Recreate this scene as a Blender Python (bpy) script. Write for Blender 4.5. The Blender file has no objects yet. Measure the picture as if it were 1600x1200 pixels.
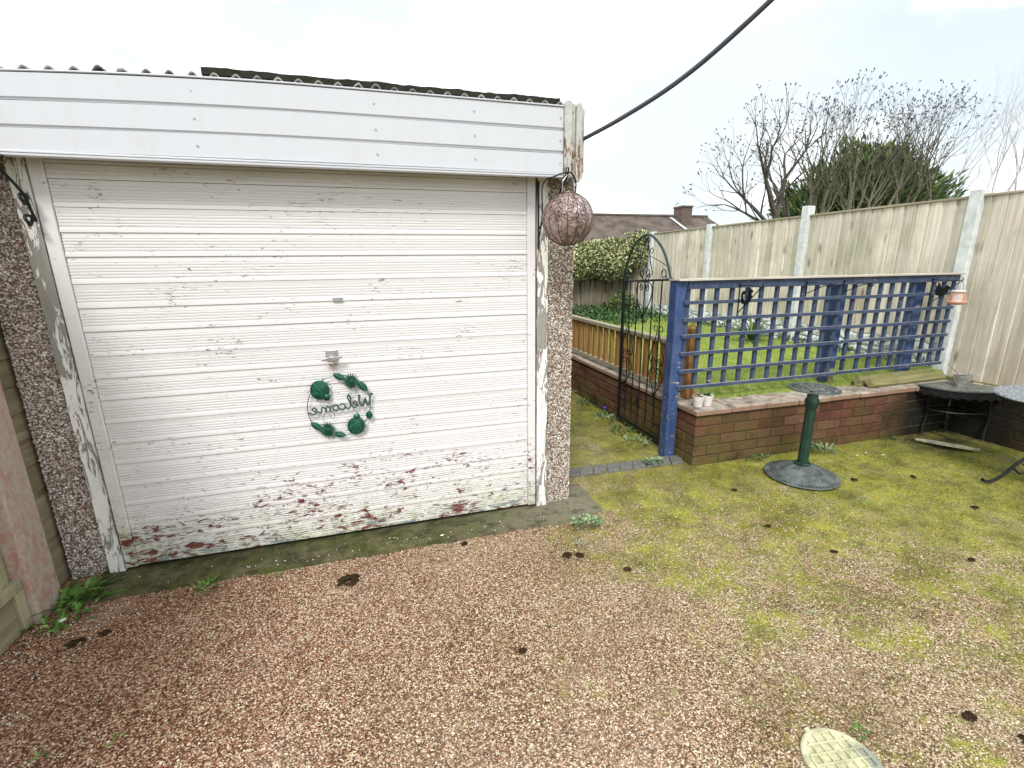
import bpy, math, random
from mathutils import Vector, Matrix, noise as mnoise
R = random.Random(7)
scene = bpy.context.scene
col = scene.collection

# ------------------------------------------------------------------ camera
CAM_H, YAW, PITCH, ROLL, FPX = 1.4245, 0.2786, 0.2502, -0.0119, 732.28
fw = Vector((math.sin(YAW), math.cos(YAW), 0)); rt = Vector((math.cos(YAW), -math.sin(YAW), 0)); up = Vector((0, 0, 1))
Fv = fw*math.cos(PITCH) - up*math.sin(PITCH); Uv = up*math.cos(PITCH) + fw*math.sin(PITCH)
Rv = rt*math.cos(ROLL) + Uv*math.sin(ROLL); U2 = Uv*math.cos(ROLL) - rt*math.sin(ROLL)
cd = bpy.data.cameras.new('camera'); cam = bpy.data.objects.new('camera', cd); col.objects.link(cam)
cam.matrix_world = Matrix(((Rv.x, U2.x, -Fv.x, 0), (Rv.y, U2.y, -Fv.y, 0), (Rv.z, U2.z, -Fv.z, CAM_H), (0, 0, 0, 1)))
cd.sensor_width = 36; cd.lens = 36*FPX/1600; cd.clip_start = 0.02; cd.clip_end = 2000
scene.camera = cam

# ------------------------------------------------------------------ sky and sun
SUN_EL, SUN_ROT = math.radians(48), math.radians(208)
w = bpy.data.worlds.new('World'); scene.world = w; w.use_nodes = True
nt = w.node_tree; nt.nodes.clear()
out = nt.nodes.new('ShaderNodeOutputWorld'); bg = nt.nodes.new('ShaderNodeBackground')
sky = nt.nodes.new('ShaderNodeTexSky'); sky.sky_type = 'NISHITA'; sky.sun_disc = False
sky.sun_elevation = SUN_EL; sky.sun_rotation = SUN_ROT; sky.air_density = 1.0; sky.dust_density = 2.0
tc = nt.nodes.new('ShaderNodeTexCoord'); mp = nt.nodes.new('ShaderNodeMapping'); mp.inputs['Scale'].default_value = (1, 1, 2.6)
nz = nt.nodes.new('ShaderNodeTexNoise'); nz.inputs['Scale'].default_value = 1.7; nz.inputs['Detail'].default_value = 5; nz.inputs['Roughness'].default_value = .55
rp = nt.nodes.new('ShaderNodeValToRGB'); rp.color_ramp.elements[0].position = .38; rp.color_ramp.elements[0].color = (.80, .80, .80, 1)
rp.color_ramp.elements[1].position = .60; rp.color_ramp.elements[1].color = (1, 1, 1, 1)
n2 = nt.nodes.new('ShaderNodeTexNoise'); n2.inputs['Scale'].default_value = 2.6; n2.inputs['Detail'].default_value = 6
rc = nt.nodes.new('ShaderNodeValToRGB'); rc.color_ramp.elements[0].position = .43; rc.color_ramp.elements[0].color = (4.85, 5.35, 5.6, 1)
rc.color_ramp.elements[1].position = .62; rc.color_ramp.elements[1].color = (10.6, 10.8, 10.9, 1)
mx = nt.nodes.new('ShaderNodeMixRGB')
L = nt.links.new
L(tc.outputs['Generated'], mp.inputs['Vector']); L(mp.outputs['Vector'], nz.inputs['Vector']); L(mp.outputs['Vector'], n2.inputs['Vector'])
L(nz.outputs['Fac'], rp.inputs['Fac']); L(n2.outputs['Fac'], rc.inputs['Fac'])
L(rp.outputs['Color'], mx.inputs['Fac']); L(sky.outputs['Color'], mx.inputs['Color1']); L(rc.outputs['Color'], mx.inputs['Color2'])
L(mx.outputs['Color'], bg.inputs['Color']); bg.inputs['Strength'].default_value = 0.1; L(bg.outputs[0], out.inputs[0])
sl = bpy.data.lights.new('sun', 'SUN'); sl.energy = 1.4; sl.angle = math.radians(14); sl.color = (1, .97, .92)
so = bpy.data.objects.new('sun', sl); col.objects.link(so)
sv = Vector((math.sin(SUN_ROT)*math.cos(SUN_EL), math.cos(SUN_ROT)*math.cos(SUN_EL), math.sin(SUN_EL)))
so.rotation_euler = (-sv).to_track_quat('-Z', 'Y').to_euler(); so.location = (0, 0, 20)
scene.view_settings.view_transform = 'Standard'; scene.view_settings.look = 'None'
scene.view_settings.exposure = 1.0; scene.view_settings.gamma = 1
scene.cycles.max_bounces = 6; scene.cycles.diffuse_bounces = 3; scene.cycles.transparent_max_bounces = 12

# ------------------------------------------------------------------ materials
class Mt:
    """tiny node builder"""
    def __init__(s, name, rough=.8, spec=.3, metal=0):
        s.m = bpy.data.materials.new(name); s.m.use_nodes = True; s.nt = s.m.node_tree
        s.b = s.nt.nodes['Principled BSDF']
        s.b.inputs['Roughness'].default_value = rough; s.b.inputs['Metallic'].default_value = metal
        s.b.inputs['Specular IOR Level'].default_value = spec
        g = s.nt.nodes.new('ShaderNodeNewGeometry'); s.pos = g.outputs['Position']; s.rnd = g.outputs['Random Per Island']
        s.obj = s.nt.nodes.new('ShaderNodeTexCoord').outputs['Object']
        x = s.nt.nodes.new('ShaderNodeSeparateXYZ'); s.L(s.pos, x.inputs[0]); s.x, s.y, s.z = x.outputs
    def L(s, a, b):
        if hasattr(a, 'links'): s.nt.links.new(a, b)
        elif isinstance(a, (tuple, list)): b.default_value = tuple(a)+((1,) if len(a) == 3 and b.type == 'RGBA' else ())
        else: b.default_value = a
    def map(s, sc=(1, 1, 1), vec=None, off=None, rot=None):
        n = s.nt.nodes.new('ShaderNodeMapping'); s.L(vec or s.pos, n.inputs[0]); n.inputs['Scale'].default_value = sc
        if off is not None: s.L(off, n.inputs['Location'])
        if rot: n.inputs['Rotation'].default_value = rot
        return n.outputs[0]
    def noise(s, sc, det=4, vec=None, rough=.5, dist=0, color=False):
        n = s.nt.nodes.new('ShaderNodeTexNoise'); s.L(vec or s.pos, n.inputs['Vector']); n.inputs['Scale'].default_value = sc
        n.inputs['Detail'].default_value = det; n.inputs['Roughness'].default_value = rough; n.inputs['Distortion'].default_value = dist
        return n.outputs['Color' if color else 'Fac']
    def vor(s, sc, vec=None, out='Color', feat='F1', rnd=1):
        n = s.nt.nodes.new('ShaderNodeTexVoronoi'); s.L(vec or s.pos, n.inputs['Vector']); n.inputs['Scale'].default_value = sc
        n.feature = feat; n.inputs['Randomness'].default_value = rnd
        return n.outputs[out]
    def ramp(s, f, *stops, const=False):
        n = s.nt.nodes.new('ShaderNodeValToRGB'); s.L(f, n.inputs[0]); e = n.color_ramp.elements
        if const: n.color_ramp.interpolation = 'CONSTANT'
        while len(e) < len(stops): e.new(.5)
        for i, (p, c) in enumerate(stops):
            e[i].position = p; e[i].color = (c, c, c, 1) if isinstance(c, (int, float)) else tuple(c)+(1,)
        return n.outputs[0]
    def mix(s, f, a, b, mode='MIX'):
        n = s.nt.nodes.new('ShaderNodeMixRGB'); n.blend_type = mode; s.L(f, n.inputs[0]); s.L(a, n.inputs[1]); s.L(b, n.inputs[2])
        return n.outputs[0]
    def math(s, op, a, b=0, c=None, clamp=False):
        n = s.nt.nodes.new('ShaderNodeMath'); n.operation = op; n.use_clamp = clamp; s.L(a, n.inputs[0]); s.L(b, n.inputs[1])
        if c is not None: s.L(c, n.inputs[2])
        return n.outputs[0]
    def rng(s, v, a, b, c=0, d=1):
        n = s.nt.nodes.new('ShaderNodeMapRange'); n.clamp = True; s.L(v, n.inputs[0])
        for i, q in enumerate((a, b, c, d)): n.inputs[i+1].default_value = q
        return n.outputs[0]
    def done(s, color=None, rough=None, bump=None, dist=.002, strength=.6, alpha=None):
        if color is not None: s.L(color, s.b.inputs['Base Color'])
        if rough is not None: s.L(rough, s.b.inputs['Roughness'])
        if alpha is not None: s.L(alpha, s.b.inputs['Alpha'])
        if bump is not None:
            n = s.nt.nodes.new('ShaderNodeBump'); n.inputs['Distance'].default_value = dist; n.inputs['Strength'].default_value = strength
            s.L(bump, n.inputs['Height']); s.L(n.outputs[0], s.b.inputs['Normal'])
        return s.m

def plain(name, c, rough=.6, spec=.3, metal=0, var=.15, sc=30, bump=.0006):
    m = Mt(name, rough, spec, metal); n = m.noise(sc, 5)
    k = m.ramp(n, (.3, 1-var), (.7, 1+var*.5))
    return m.done(m.mix(1, c, k, 'MULTIPLY'), bump=n, dist=bump)

def m_aggregate():
    m = Mt('exposed_aggregate', .85, .25)
    warp = m.mix(.012, m.pos, m.noise(60, 2, color=True), 'ADD')
    cell = m.vor(205, warp); d = m.vor(205, warp, 'Distance')
    xx = m.nt.nodes.new('ShaderNodeSeparateColor'); m.L(cell, xx.inputs[0]); r = xx.outputs[0]; g2 = xx.outputs[1]
    big = m.noise(1.3, 5, rough=.6); med = m.noise(6, 5, rough=.65); sm = m.noise(22, 4, rough=.7)
    red = m.ramp(r, (0, (.055, .03, .02)), (.22, (.12, .045, .028)), (.42, (.30, .125, .08)), (.58, (.42, .24, .16)), (.74, (.56, .42, .30)), (.88, (.80, .70, .56)), (1, (.92, .87, .77)))
    tan = m.ramp(r, (0, (.06, .045, .028)), (.18, (.17, .115, .068)), (.4, (.33, .235, .15)), (.6, (.47, .36, .245)), (.8, (.66, .56, .40)), (1, (.92, .88, .74)))
    # red stones to the left, tan to the right (two batches of aggregate)
    side = m.math('ADD', m.rng(m.math('ADD', m.x, m.math('MULTIPLY', m.y, -.25)), -1.1, 1.1), m.rng(big, .3, .7, -.30, .30), clamp=True)
    c = m.mix(side, red, tan)
    gap = m.rng(d, .42, .75)
    c = m.mix(m.math('MULTIPLY', gap, .55), c, (.10, .07, .045))
    # moss film, thick near the walls and to the right
    mx_ = m.rng(m.x, .7, 3.6, 0, .52); my = m.rng(m.y, .9, 2.4, -.10, .30)
    f = m.math('ADD', m.math('ADD', mx_, m.math('MULTIPLY', my, m.rng(m.x, .7, 1.3))), m.math('MULTIPLY', m.math('SUBTRACT', m.noise(2.6, 8, rough=.72), .5), 2.0))
    f = m.math('ADD', m.math('ADD', f, m.rng(m.x, -.2, 1.0, -.30, 0)), m.math('MULTIPLY', m.math('SUBTRACT', sm, .5), 1.1))
    path = m.rng(m.y, 2.86, 3.0)
    f = m.math('ADD', m.math('ADD', f, m.math('MULTIPLY', path, .02)), .07)
    moss = m.rng(f, .14, .50)
    mosscol = m.mix(m.ramp(med, (.35, 0), (.65, 1)), (.10, .14, .008), (.38, .44, .022))
    mfac = m.math('MULTIPLY', moss, m.rng(g2, .1, .95, 1.0, .45))
    c = m.mix(m.math('MULTIPLY', mfac, .92), c, mosscol)
    # brown damp dirt at the lower left and random worn patches
    dirt = m.math('MULTIPLY', m.ramp(m.noise(1.7, 6, rough=.6), (.48, 0), (.66, 1)), .45)
    c = m.mix(dirt, c, m.mix(1, c, (.55, .47, .35), 'MULTIPLY'))
    lt = m.rng(m.x, -1.5, -.4, .6, 0)
    c = m.mix(lt, c, m.mix(1, c, (.72, .52, .38), 'MULTIPLY')); c = m.mix(1, c, (1.14, 1.06, .95), 'MULTIPLY')
    dk = m.math('MULTIPLY', m.ramp(m.noise(3.1, 8, rough=.72, vec=m.map((1, 1, 1), off=(11, 5, 2))), (.50, 0), (.64, 1)), m.rng(m.x, -.2, .9)); c = m.mix(m.math('MULTIPLY', dk, .6), c, m.mix(1, c, (.42, .44, .22), 'MULTIPLY'))
    wear = m.ramp(m.noise(2.6, 5, rough=.6, vec=m.map((1, 1, 1), off=(7, 3, 1))), (.5, 0), (.7, 1))
    c = m.mix(m.math('MULTIPLY', wear, .35), c, m.mix(.5, c, (.62, .47, .38)))
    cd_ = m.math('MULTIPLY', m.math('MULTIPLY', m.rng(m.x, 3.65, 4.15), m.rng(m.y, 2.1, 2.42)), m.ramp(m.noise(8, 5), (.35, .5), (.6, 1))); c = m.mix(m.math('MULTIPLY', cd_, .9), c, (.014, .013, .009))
    h = m.math('ADD', m.math('MULTIPLY', m.math('SUBTRACT', 1, d), 1), m.math('MULTIPLY', r, .6))
    return m.done(c, bump=h, dist=.006, strength=.9)

def m_pebble():
    m = Mt('pebbledash_stones', .6, .4)
    c = m.ramp(m.rnd, (0, (.15, .11, .09)), (.08, (.30, .22, .18)), (.22, (.45, .34, .28)), (.38, (.55, .47, .40)), (.6, (.60, .52, .44)), (.78, (.74, .69, .62)), (.9, (.88, .85, .80)), (.98, (.26, .12, .08)), const=True)
    c = m.mix(1, c, m.ramp(m.noise(260, 2), (.3, .75), (.7, 1.1)), 'MULTIPLY')
    return m.done(c)

def m_door():
    m = Mt('flaking_white_paint', .55, .35)
    base = m.mix(m.noise(1.5, 4), (.70, .68, .68), (.75, .735, .745))
    # grime streaks along the slats
    gr = m.ramp(m.noise(1, 5, m.map((3, 3, 60)), .6), (.52, 0), (.75, 1))
    c = m.mix(m.math('MULTIPLY', gr, .16), base, (.52, .46, .40))
    hi = m.rng(m.z, 1.62, 1.85, 0, .14); c = m.mix(hi, c, (.52, .45, .38))
    # green algae near the foot and the left stile
    al = m.math('ADD', m.rng(m.z, 0.0, .36, .85, 0), m.math('MULTIPLY', m.rng(m.x, -1.24, -1.10, .6, 0), m.rng(m.z, .2, 1.1, 1, 0)))
    al = m.math('MULTIPLY', al, m.ramp(m.noise(14, 6, rough=.7), (.35, 0), (.65, 1)))
    c = m.mix(al, c, (.42, .44, .25))
    st = m.map((12, 12, 28)); fl = m.noise(1, 9, st, .72, .6); fine = m.noise(1, 8, m.map((30, 30, 110)), .75)
    low = m.math('ADD', m.rng(m.z, .05, .55, .115, 0), m.rng(m.z, 0, 1.9, .012, -.01))
    grp = m.math('MULTIPLY', m.math('SUBTRACT', m.noise(4.2, 4, m.map((1, 1, 1.6), off=(3, 1, 4))), .5), .30)
    f = m.math('ADD', m.math('ADD', fl, low), grp)
    red = m.ramp(f, (.680, 0), (.688, 1))
    spk = m.math('ADD', m.math('ADD', fine, m.math('MULTIPLY', low, .6)), m.math('MULTIPLY', grp, .9))
    dots = m.ramp(spk, (.635, 0), (.650, 1))
    c = m.mix(m.math('MULTIPLY', dots, .8), c, (.20, .13, .12))
    redc = m.mix(m.noise(9, 2), (.13, .03, .027), (.20, .055, .045))
    c = m.mix(red, c, redc)
    blu = m.math('ADD', m.noise(1, 9, m.map((7, 7, 26), off=(5, 2, 9)), .72, .5), m.rng(m.z, .0, .17, .20, -.06))
    bm = m.ramp(blu, (.685, 0), (.693, 1)); c = m.mix(bm, c, (.22, .29, .30))
    # dull worn band at the very foot
    ft = m.math('MULTIPLY', m.rng(m.z, 0, .12, 1, 0), m.ramp(m.noise(1, 9, m.map((22, 22, 60)), .75), (.5, 0), (.56, 1)))
    c = m.mix(m.math('MULTIPLY', ft, .7), c, (.20, .19, .12))
    h = m.math('SUBTRACT', m.math('MULTIPLY', m.noise(60, 3), .15), m.math('MULTIPLY', m.math('MAXIMUM', m.math('MAXIMUM', red, dots), bm), 2.5))
    return m.done(c, bump=h, dist=.0007, strength=.8)

def m_jamb():
    m = Mt('peeling_timber_paint', .75, .2)
    wood = m.mix(m.noise(1, 5, m.map((60, 60, 3)), .6), (.19, .18, .165), (.40, .38, .35))
    f = m.math('ADD', m.noise(1, 9, m.map((30, 30, 6)), .70, 1.0), m.math('MULTIPLY', m.math('SUBTRACT', m.noise(2.6, 3), .5), .45))
    paint = m.ramp(f, (.485, 0), (.492, 1))
    edge = m.ramp(f, (.462, 0), (.478, 1))
    mar = m.math('MULTIPLY', edge, m.ramp(m.noise(5, 4), (.44, 0), (.48, 1)))
    c = m.mix(mar, wood, (.24, .08, .07))
    c = m.mix(paint, c, m.mix(m.noise(10, 4), (.76, .75, .72), (.88, .87, .85)))
    c = m.mix(m.math('MULTIPLY', m.ramp(m.noise(18, 6), (.5, 0), (.7, 1)), .15), c, (.40, .41, .28))
    return m.done(c, bump=m.math('ADD', m.math('MULTIPLY', paint, 1.0), m.math('MULTIPLY', m.noise(1, 4, m.map((90, 90, 5))), .4)), dist=.0022, strength=.9)

def m_wood(name, a, b, green=(.26, .27, .13), gamt=.35, ax='z', sc=1.0, knot=True):
    m = Mt(name, .85, .15)
    s1 = {'z': (34, 34, 1.6), 'y': (34, 1.6, 34), 'x': (1.6, 34, 34)}[ax]
    off = m.nt.nodes.new('ShaderNodeCombineXYZ'); k = m.math('MULTIPLY', m.rnd, 37)
    for i in range(3): m.L(k, off.inputs[i])
    v = m.map(tuple(q*sc for q in s1), off=off.outputs[0])
    g = m.noise(1, 6, v, .62, .4)
    c = m.mix(m.ramp(g, (.32, 0), (.68, 1)), a, b); c = m.mix(m.math('MULTIPLY', m.ramp(m.noise(5, 5, rough=.6), (.45, 0), (.7, 1)), .35), c, a)
    c = m.mix(1, c, m.ramp(m.rnd, (0, .80), (1, 1.12)), 'MULTIPLY')
    if knot:
        kd = m.vor(1, m.map(tuple((7 if q > 5 else 2.6)*sc for q in s1), off=off.outputs[0]), 'Distance')
        kn = m.ramp(kd, (.07, 1), (.20, 0)); c = m.mix(m.math('MULTIPLY', kn, .75), c, (.16, .105, .06))
    bl = m.ramp(m.noise(1, 6, m.map((3.2, 3.2, 1.1) if ax == 'z' else (2, 2, 2), off=(4, 4, 4)), .6), (.54, 0), (.72, .5)); c = m.mix(bl, c, m.mix(1, c, (.62, .50, .36), 'MULTIPLY'))
    gm = m.math('MULTIPLY', m.ramp(m.noise(2.1, 6, rough=.65), (.48, 0), (.68, 1)), gamt)
    c = m.mix(gm, c, green)
    return m.done(c, bump=g, dist=.002, strength=.6)

def m_blue(post=False):
    m = Mt('blue_woodstain_post' if post else 'blue_woodstain', .6, .3)
    g = m.noise(1, 6, m.map((40, 40, 8)), .6)
    c = m.mix(m.ramp(g, (.3, 0), (.7, 1)), (.026, .040, .085), (.060, .090, .165)) if not post else m.mix(m.ramp(g, (.3, 0), (.7, 1)), (.026, .052, .145), (.055, .100, .25))
    f = m.math('ADD', m.noise(1, 8, m.map((7, 30, 30)), .7), m.rng(m.z, .5, .62, .05, 0))
    c = m.mix(m.math('MULTIPLY', m.ramp(m.noise(6, 6, rough=.7), (.45, 0), (.7, 1)), .35), c, (.16, .18, .22)); wr = m.ramp(f, (.64, 0), (.67, 1)); c = m.mix(wr, c, (.36, .31, .27))
    up_ = m.nt.nodes.new('ShaderNodeNewGeometry').outputs['Normal']; sx = m.nt.nodes.new('ShaderNodeSeparateXYZ'); m.L(up_, sx.inputs[0])
    top = m.math('MULTIPLY', m.rng(sx.outputs[2], .5, .9), .6); c = m.mix(top, c, (.42, .40, .38))
    return m.done(c, bump=g, dist=.0015)

def m_brick():
    m = Mt('old_red_brick', .9, .15)
    c = m.ramp(m.rnd, (0, (.095, .042, .030)), (.3, (.145, .058, .042)), (.55, (.17, .08, .052)), (.8, (.155, .065, .05)), (1, (.20, .11, .068)))
    c = m.mix(1, c, m.ramp(m.noise(35, 6, rough=.7), (.3, .6), (.7, 1.2)), 'MULTIPLY')
    g = m.math('MULTIPLY', m.math('ADD', m.rng(m.z, 0, .33, .95, .12), m.rng(m.noise(2.4, 5, rough=.65), .38, .62, -.45, .45)), 1, clamp=True)
    c = m.mix(m.math('MULTIPLY', g, .85), c, m.mix(m.noise(22, 4), (.075, .068, .018), (.16, .13, .045)))
    bl = m.math('MULTIPLY', m.ramp(m.noise(3.2, 7, m.map((1, 1, 1), off=(2, 5, 7)), .7), (.50, 0), (.62, 1)), m.rng(m.z, .30, .18)); c = m.mix(m.math('MULTIPLY', bl, .8), c, (.035, .032, .014))
    # near-black colour patch in the corner behind the little shelf
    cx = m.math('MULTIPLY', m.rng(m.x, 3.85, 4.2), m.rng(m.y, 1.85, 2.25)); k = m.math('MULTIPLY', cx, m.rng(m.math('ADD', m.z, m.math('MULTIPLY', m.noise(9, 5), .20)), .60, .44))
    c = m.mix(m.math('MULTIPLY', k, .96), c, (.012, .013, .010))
    return m.done(c, bump=m.noise(80, 6, rough=.7), dist=.004)

def m_mortar():
    m = Mt('mossy_mortar', .95, .1)
    c = m.mix(m.ramp(m.noise(9, 6), (.35, 0), (.65, 1)), (.10, .062, .042), (.075, .062, .030))
    return m.done(c, bump=m.noise(120, 4), dist=.003)

def m_cap():
    m = Mt('weathered_tile_coping', .9, .15)
    c = m.mix(m.ramp(m.noise(16, 7, rough=.7), (.35, 0), (.65, 1)), (.20, .165, .13), (.52, .46, .39))
    c = m.mix(m.ramp(m.noise(4.5, 6, rough=.7), (.54, 0), (.66, .5)), c, (.36, .18, .12))
    c = m.mix(m.ramp(m.noise(8, 6, m.map((1, 1, 1), off=(3, 9, 2)), .7), (.52, 0), (.62, .7)), c, (.075, .078, .045))
    g_ = m.nt.nodes.new('ShaderNodeNewGeometry').outputs['Normal']; sx = m.nt.nodes.new('ShaderNodeSeparateXYZ'); m.L(g_, sx.inputs[0])
    c = m.mix(m.rng(sx.outputs[2], .5, .2, 0, .85), c, m.mix(m.noise(14, 4), (.20, .10, .07), (.36, .23, .16)))
    return m.done(c, bump=m.noise(60, 6, rough=.7), dist=.005)

def m_threshold():
    m = Mt('algae_concrete', .85, .2)
    c = m.mix(m.ramp(m.noise(7, 7, rough=.65), (.35, 0), (.65, 1)), (.045, .043, .020), (.135, .125, .065))
    c = m.mix(m.math('MULTIPLY', m.ramp(m.noise(4, 5, m.map((1, 2, 1), off=(1, 8, 2)), .6), (.45, 0), (.62, 1)), .7), c, (.07, .085, .012))
    gy = m.rng(m.x, .2, 1.0, 0, .65); c = m.mix(gy, c, m.mix(m.noise(30, 5), (.17, .16, .11), (.31, .28, .21)))
    c = m.mix(m.ramp(m.noise(130, 3), (.62, 0), (.70, .6)), c, (.40, .36, .26)); c = m.mix(m.ramp(m.noise(11, 7, m.map((1, 1.6, 1)), .7), (.50, 0), (.60, .55)), c, (.022, .021, .012))
    return m.done(c, bump=m.noise(45, 7, rough=.7), dist=.006)

def m_leaf(name, stops, rough=.55, trans=0):
    m = Mt(name, rough, .3); c = m.ramp(m.rnd, *stops)
    return m.done(m.mix(1, c, m.ramp(m.noise(40, 2), (.3, .8), (.7, 1.1)), 'MULTIPLY'))

def m_lawn():
    m = Mt('lawn_turf', .9, .1)
    c = m.mix(m.ramp(m.noise(5, 7, rough=.7), (.35, 0), (.65, 1)), (.20, .265, .045), (.36, .43, .11))
    c = m.mix(m.ramp(m.noise(60, 4), (.35, .5), (.6, 0)), c, (.14, .20, .03))
    return m.done(c, bump=m.noise(90, 5, rough=.7), dist=.012)

def m_roof():
    m = Mt('cement_sheet', .9, .15)
    c = m.mix(m.ramp(m.noise(18, 6), (.35, 0), (.65, 1)), (.12, .115, .11), (.34, .33, .32))
    return m.done(c, bump=m.noise(70, 5), dist=.003)

def m_moss():
    m = Mt('dark_moss', .95, .1)
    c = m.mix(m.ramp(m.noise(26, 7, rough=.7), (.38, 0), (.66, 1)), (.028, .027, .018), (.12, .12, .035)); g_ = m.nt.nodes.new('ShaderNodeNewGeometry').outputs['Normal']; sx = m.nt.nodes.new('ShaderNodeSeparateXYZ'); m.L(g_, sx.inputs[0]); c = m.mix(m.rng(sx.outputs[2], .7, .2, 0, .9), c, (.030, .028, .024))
    return m.done(c, bump=m.noise(90, 5), dist=.01)

def m_upvc():
    m = Mt('white_plastic_cladding', .35, .45)
    c = m.mix(m.noise(3, 3), (.565, .575, .625), (.59, .605, .64))
    c = m.mix(m.math('MULTIPLY', m.ramp(m.noise(1, 7, m.map((14, 14, 5)), .7), (.50, 0), (.75, 1)), .30), c, (.50, .50, .46))
    return m.done(c, bump=m.noise(4, 2), dist=.002, strength=.2)

def m_endboard():
    m = Mt('rotting_painted_board', .85, .15)
    f = m.noise(1, 9, m.map((26, 26, 9)), .72)
    c = m.mix(m.noise(12, 5), (.42, .41, .38), (.60, .59, .56))
    low = m.rng(m.z, 1.8, 2.1, .07, -.03)
    f = m.math('ADD', f, low); c = m.mix(m.ramp(f, (.56, 0), (.60, 1)), c, (.20, .115, .075))
    c = m.mix(m.math('MULTIPLY', m.ramp(m.noise(50, 5), (.5, 0), (.65, 1)), .45), c, (.33, .34, .28))
    return m.done(c, bump=m.noise(1, 6, m.map((70, 70, 10))), dist=.004)

def m_lantern():
    m = Mt('pierced_copper_metal', .5, .4, .35)
    c = m.mix(m.ramp(m.noise(30, 5), (.35, 0), (.65, 1)), (.14, .085, .075), (.50, .38, .36))
    d = m.vor(125, m.obj, 'Distance'); e = m.vor(75, m.obj, 'Distance')
    hole = m.math('MINIMUM', m.ramp(d, (.36, 0), (.40, 1)), m.ramp(e, (.24, 0), (.28, 1)))
    return m.done(c, alpha=hole, bump=d, dist=.002)

def m_house_roof():
    m = Mt('brown_tiled_roof', .9, .1)
    c = m.mix(m.ramp(m.noise(1.4, 6, rough=.65), (.35, 0), (.65, 1)), (.10, .08, .068), (.20, .165, .145))
    n = m.nt.nodes.new('ShaderNodeTexBrick'); m.L(m.map((1, 1, 1)), n.inputs[0]); n.inputs['Scale'].default_value = 3
    return m.done(m.mix(.25, c, n.outputs['Color'], 'MULTIPLY'), bump=m.noise(8, 4), dist=.05)

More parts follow.
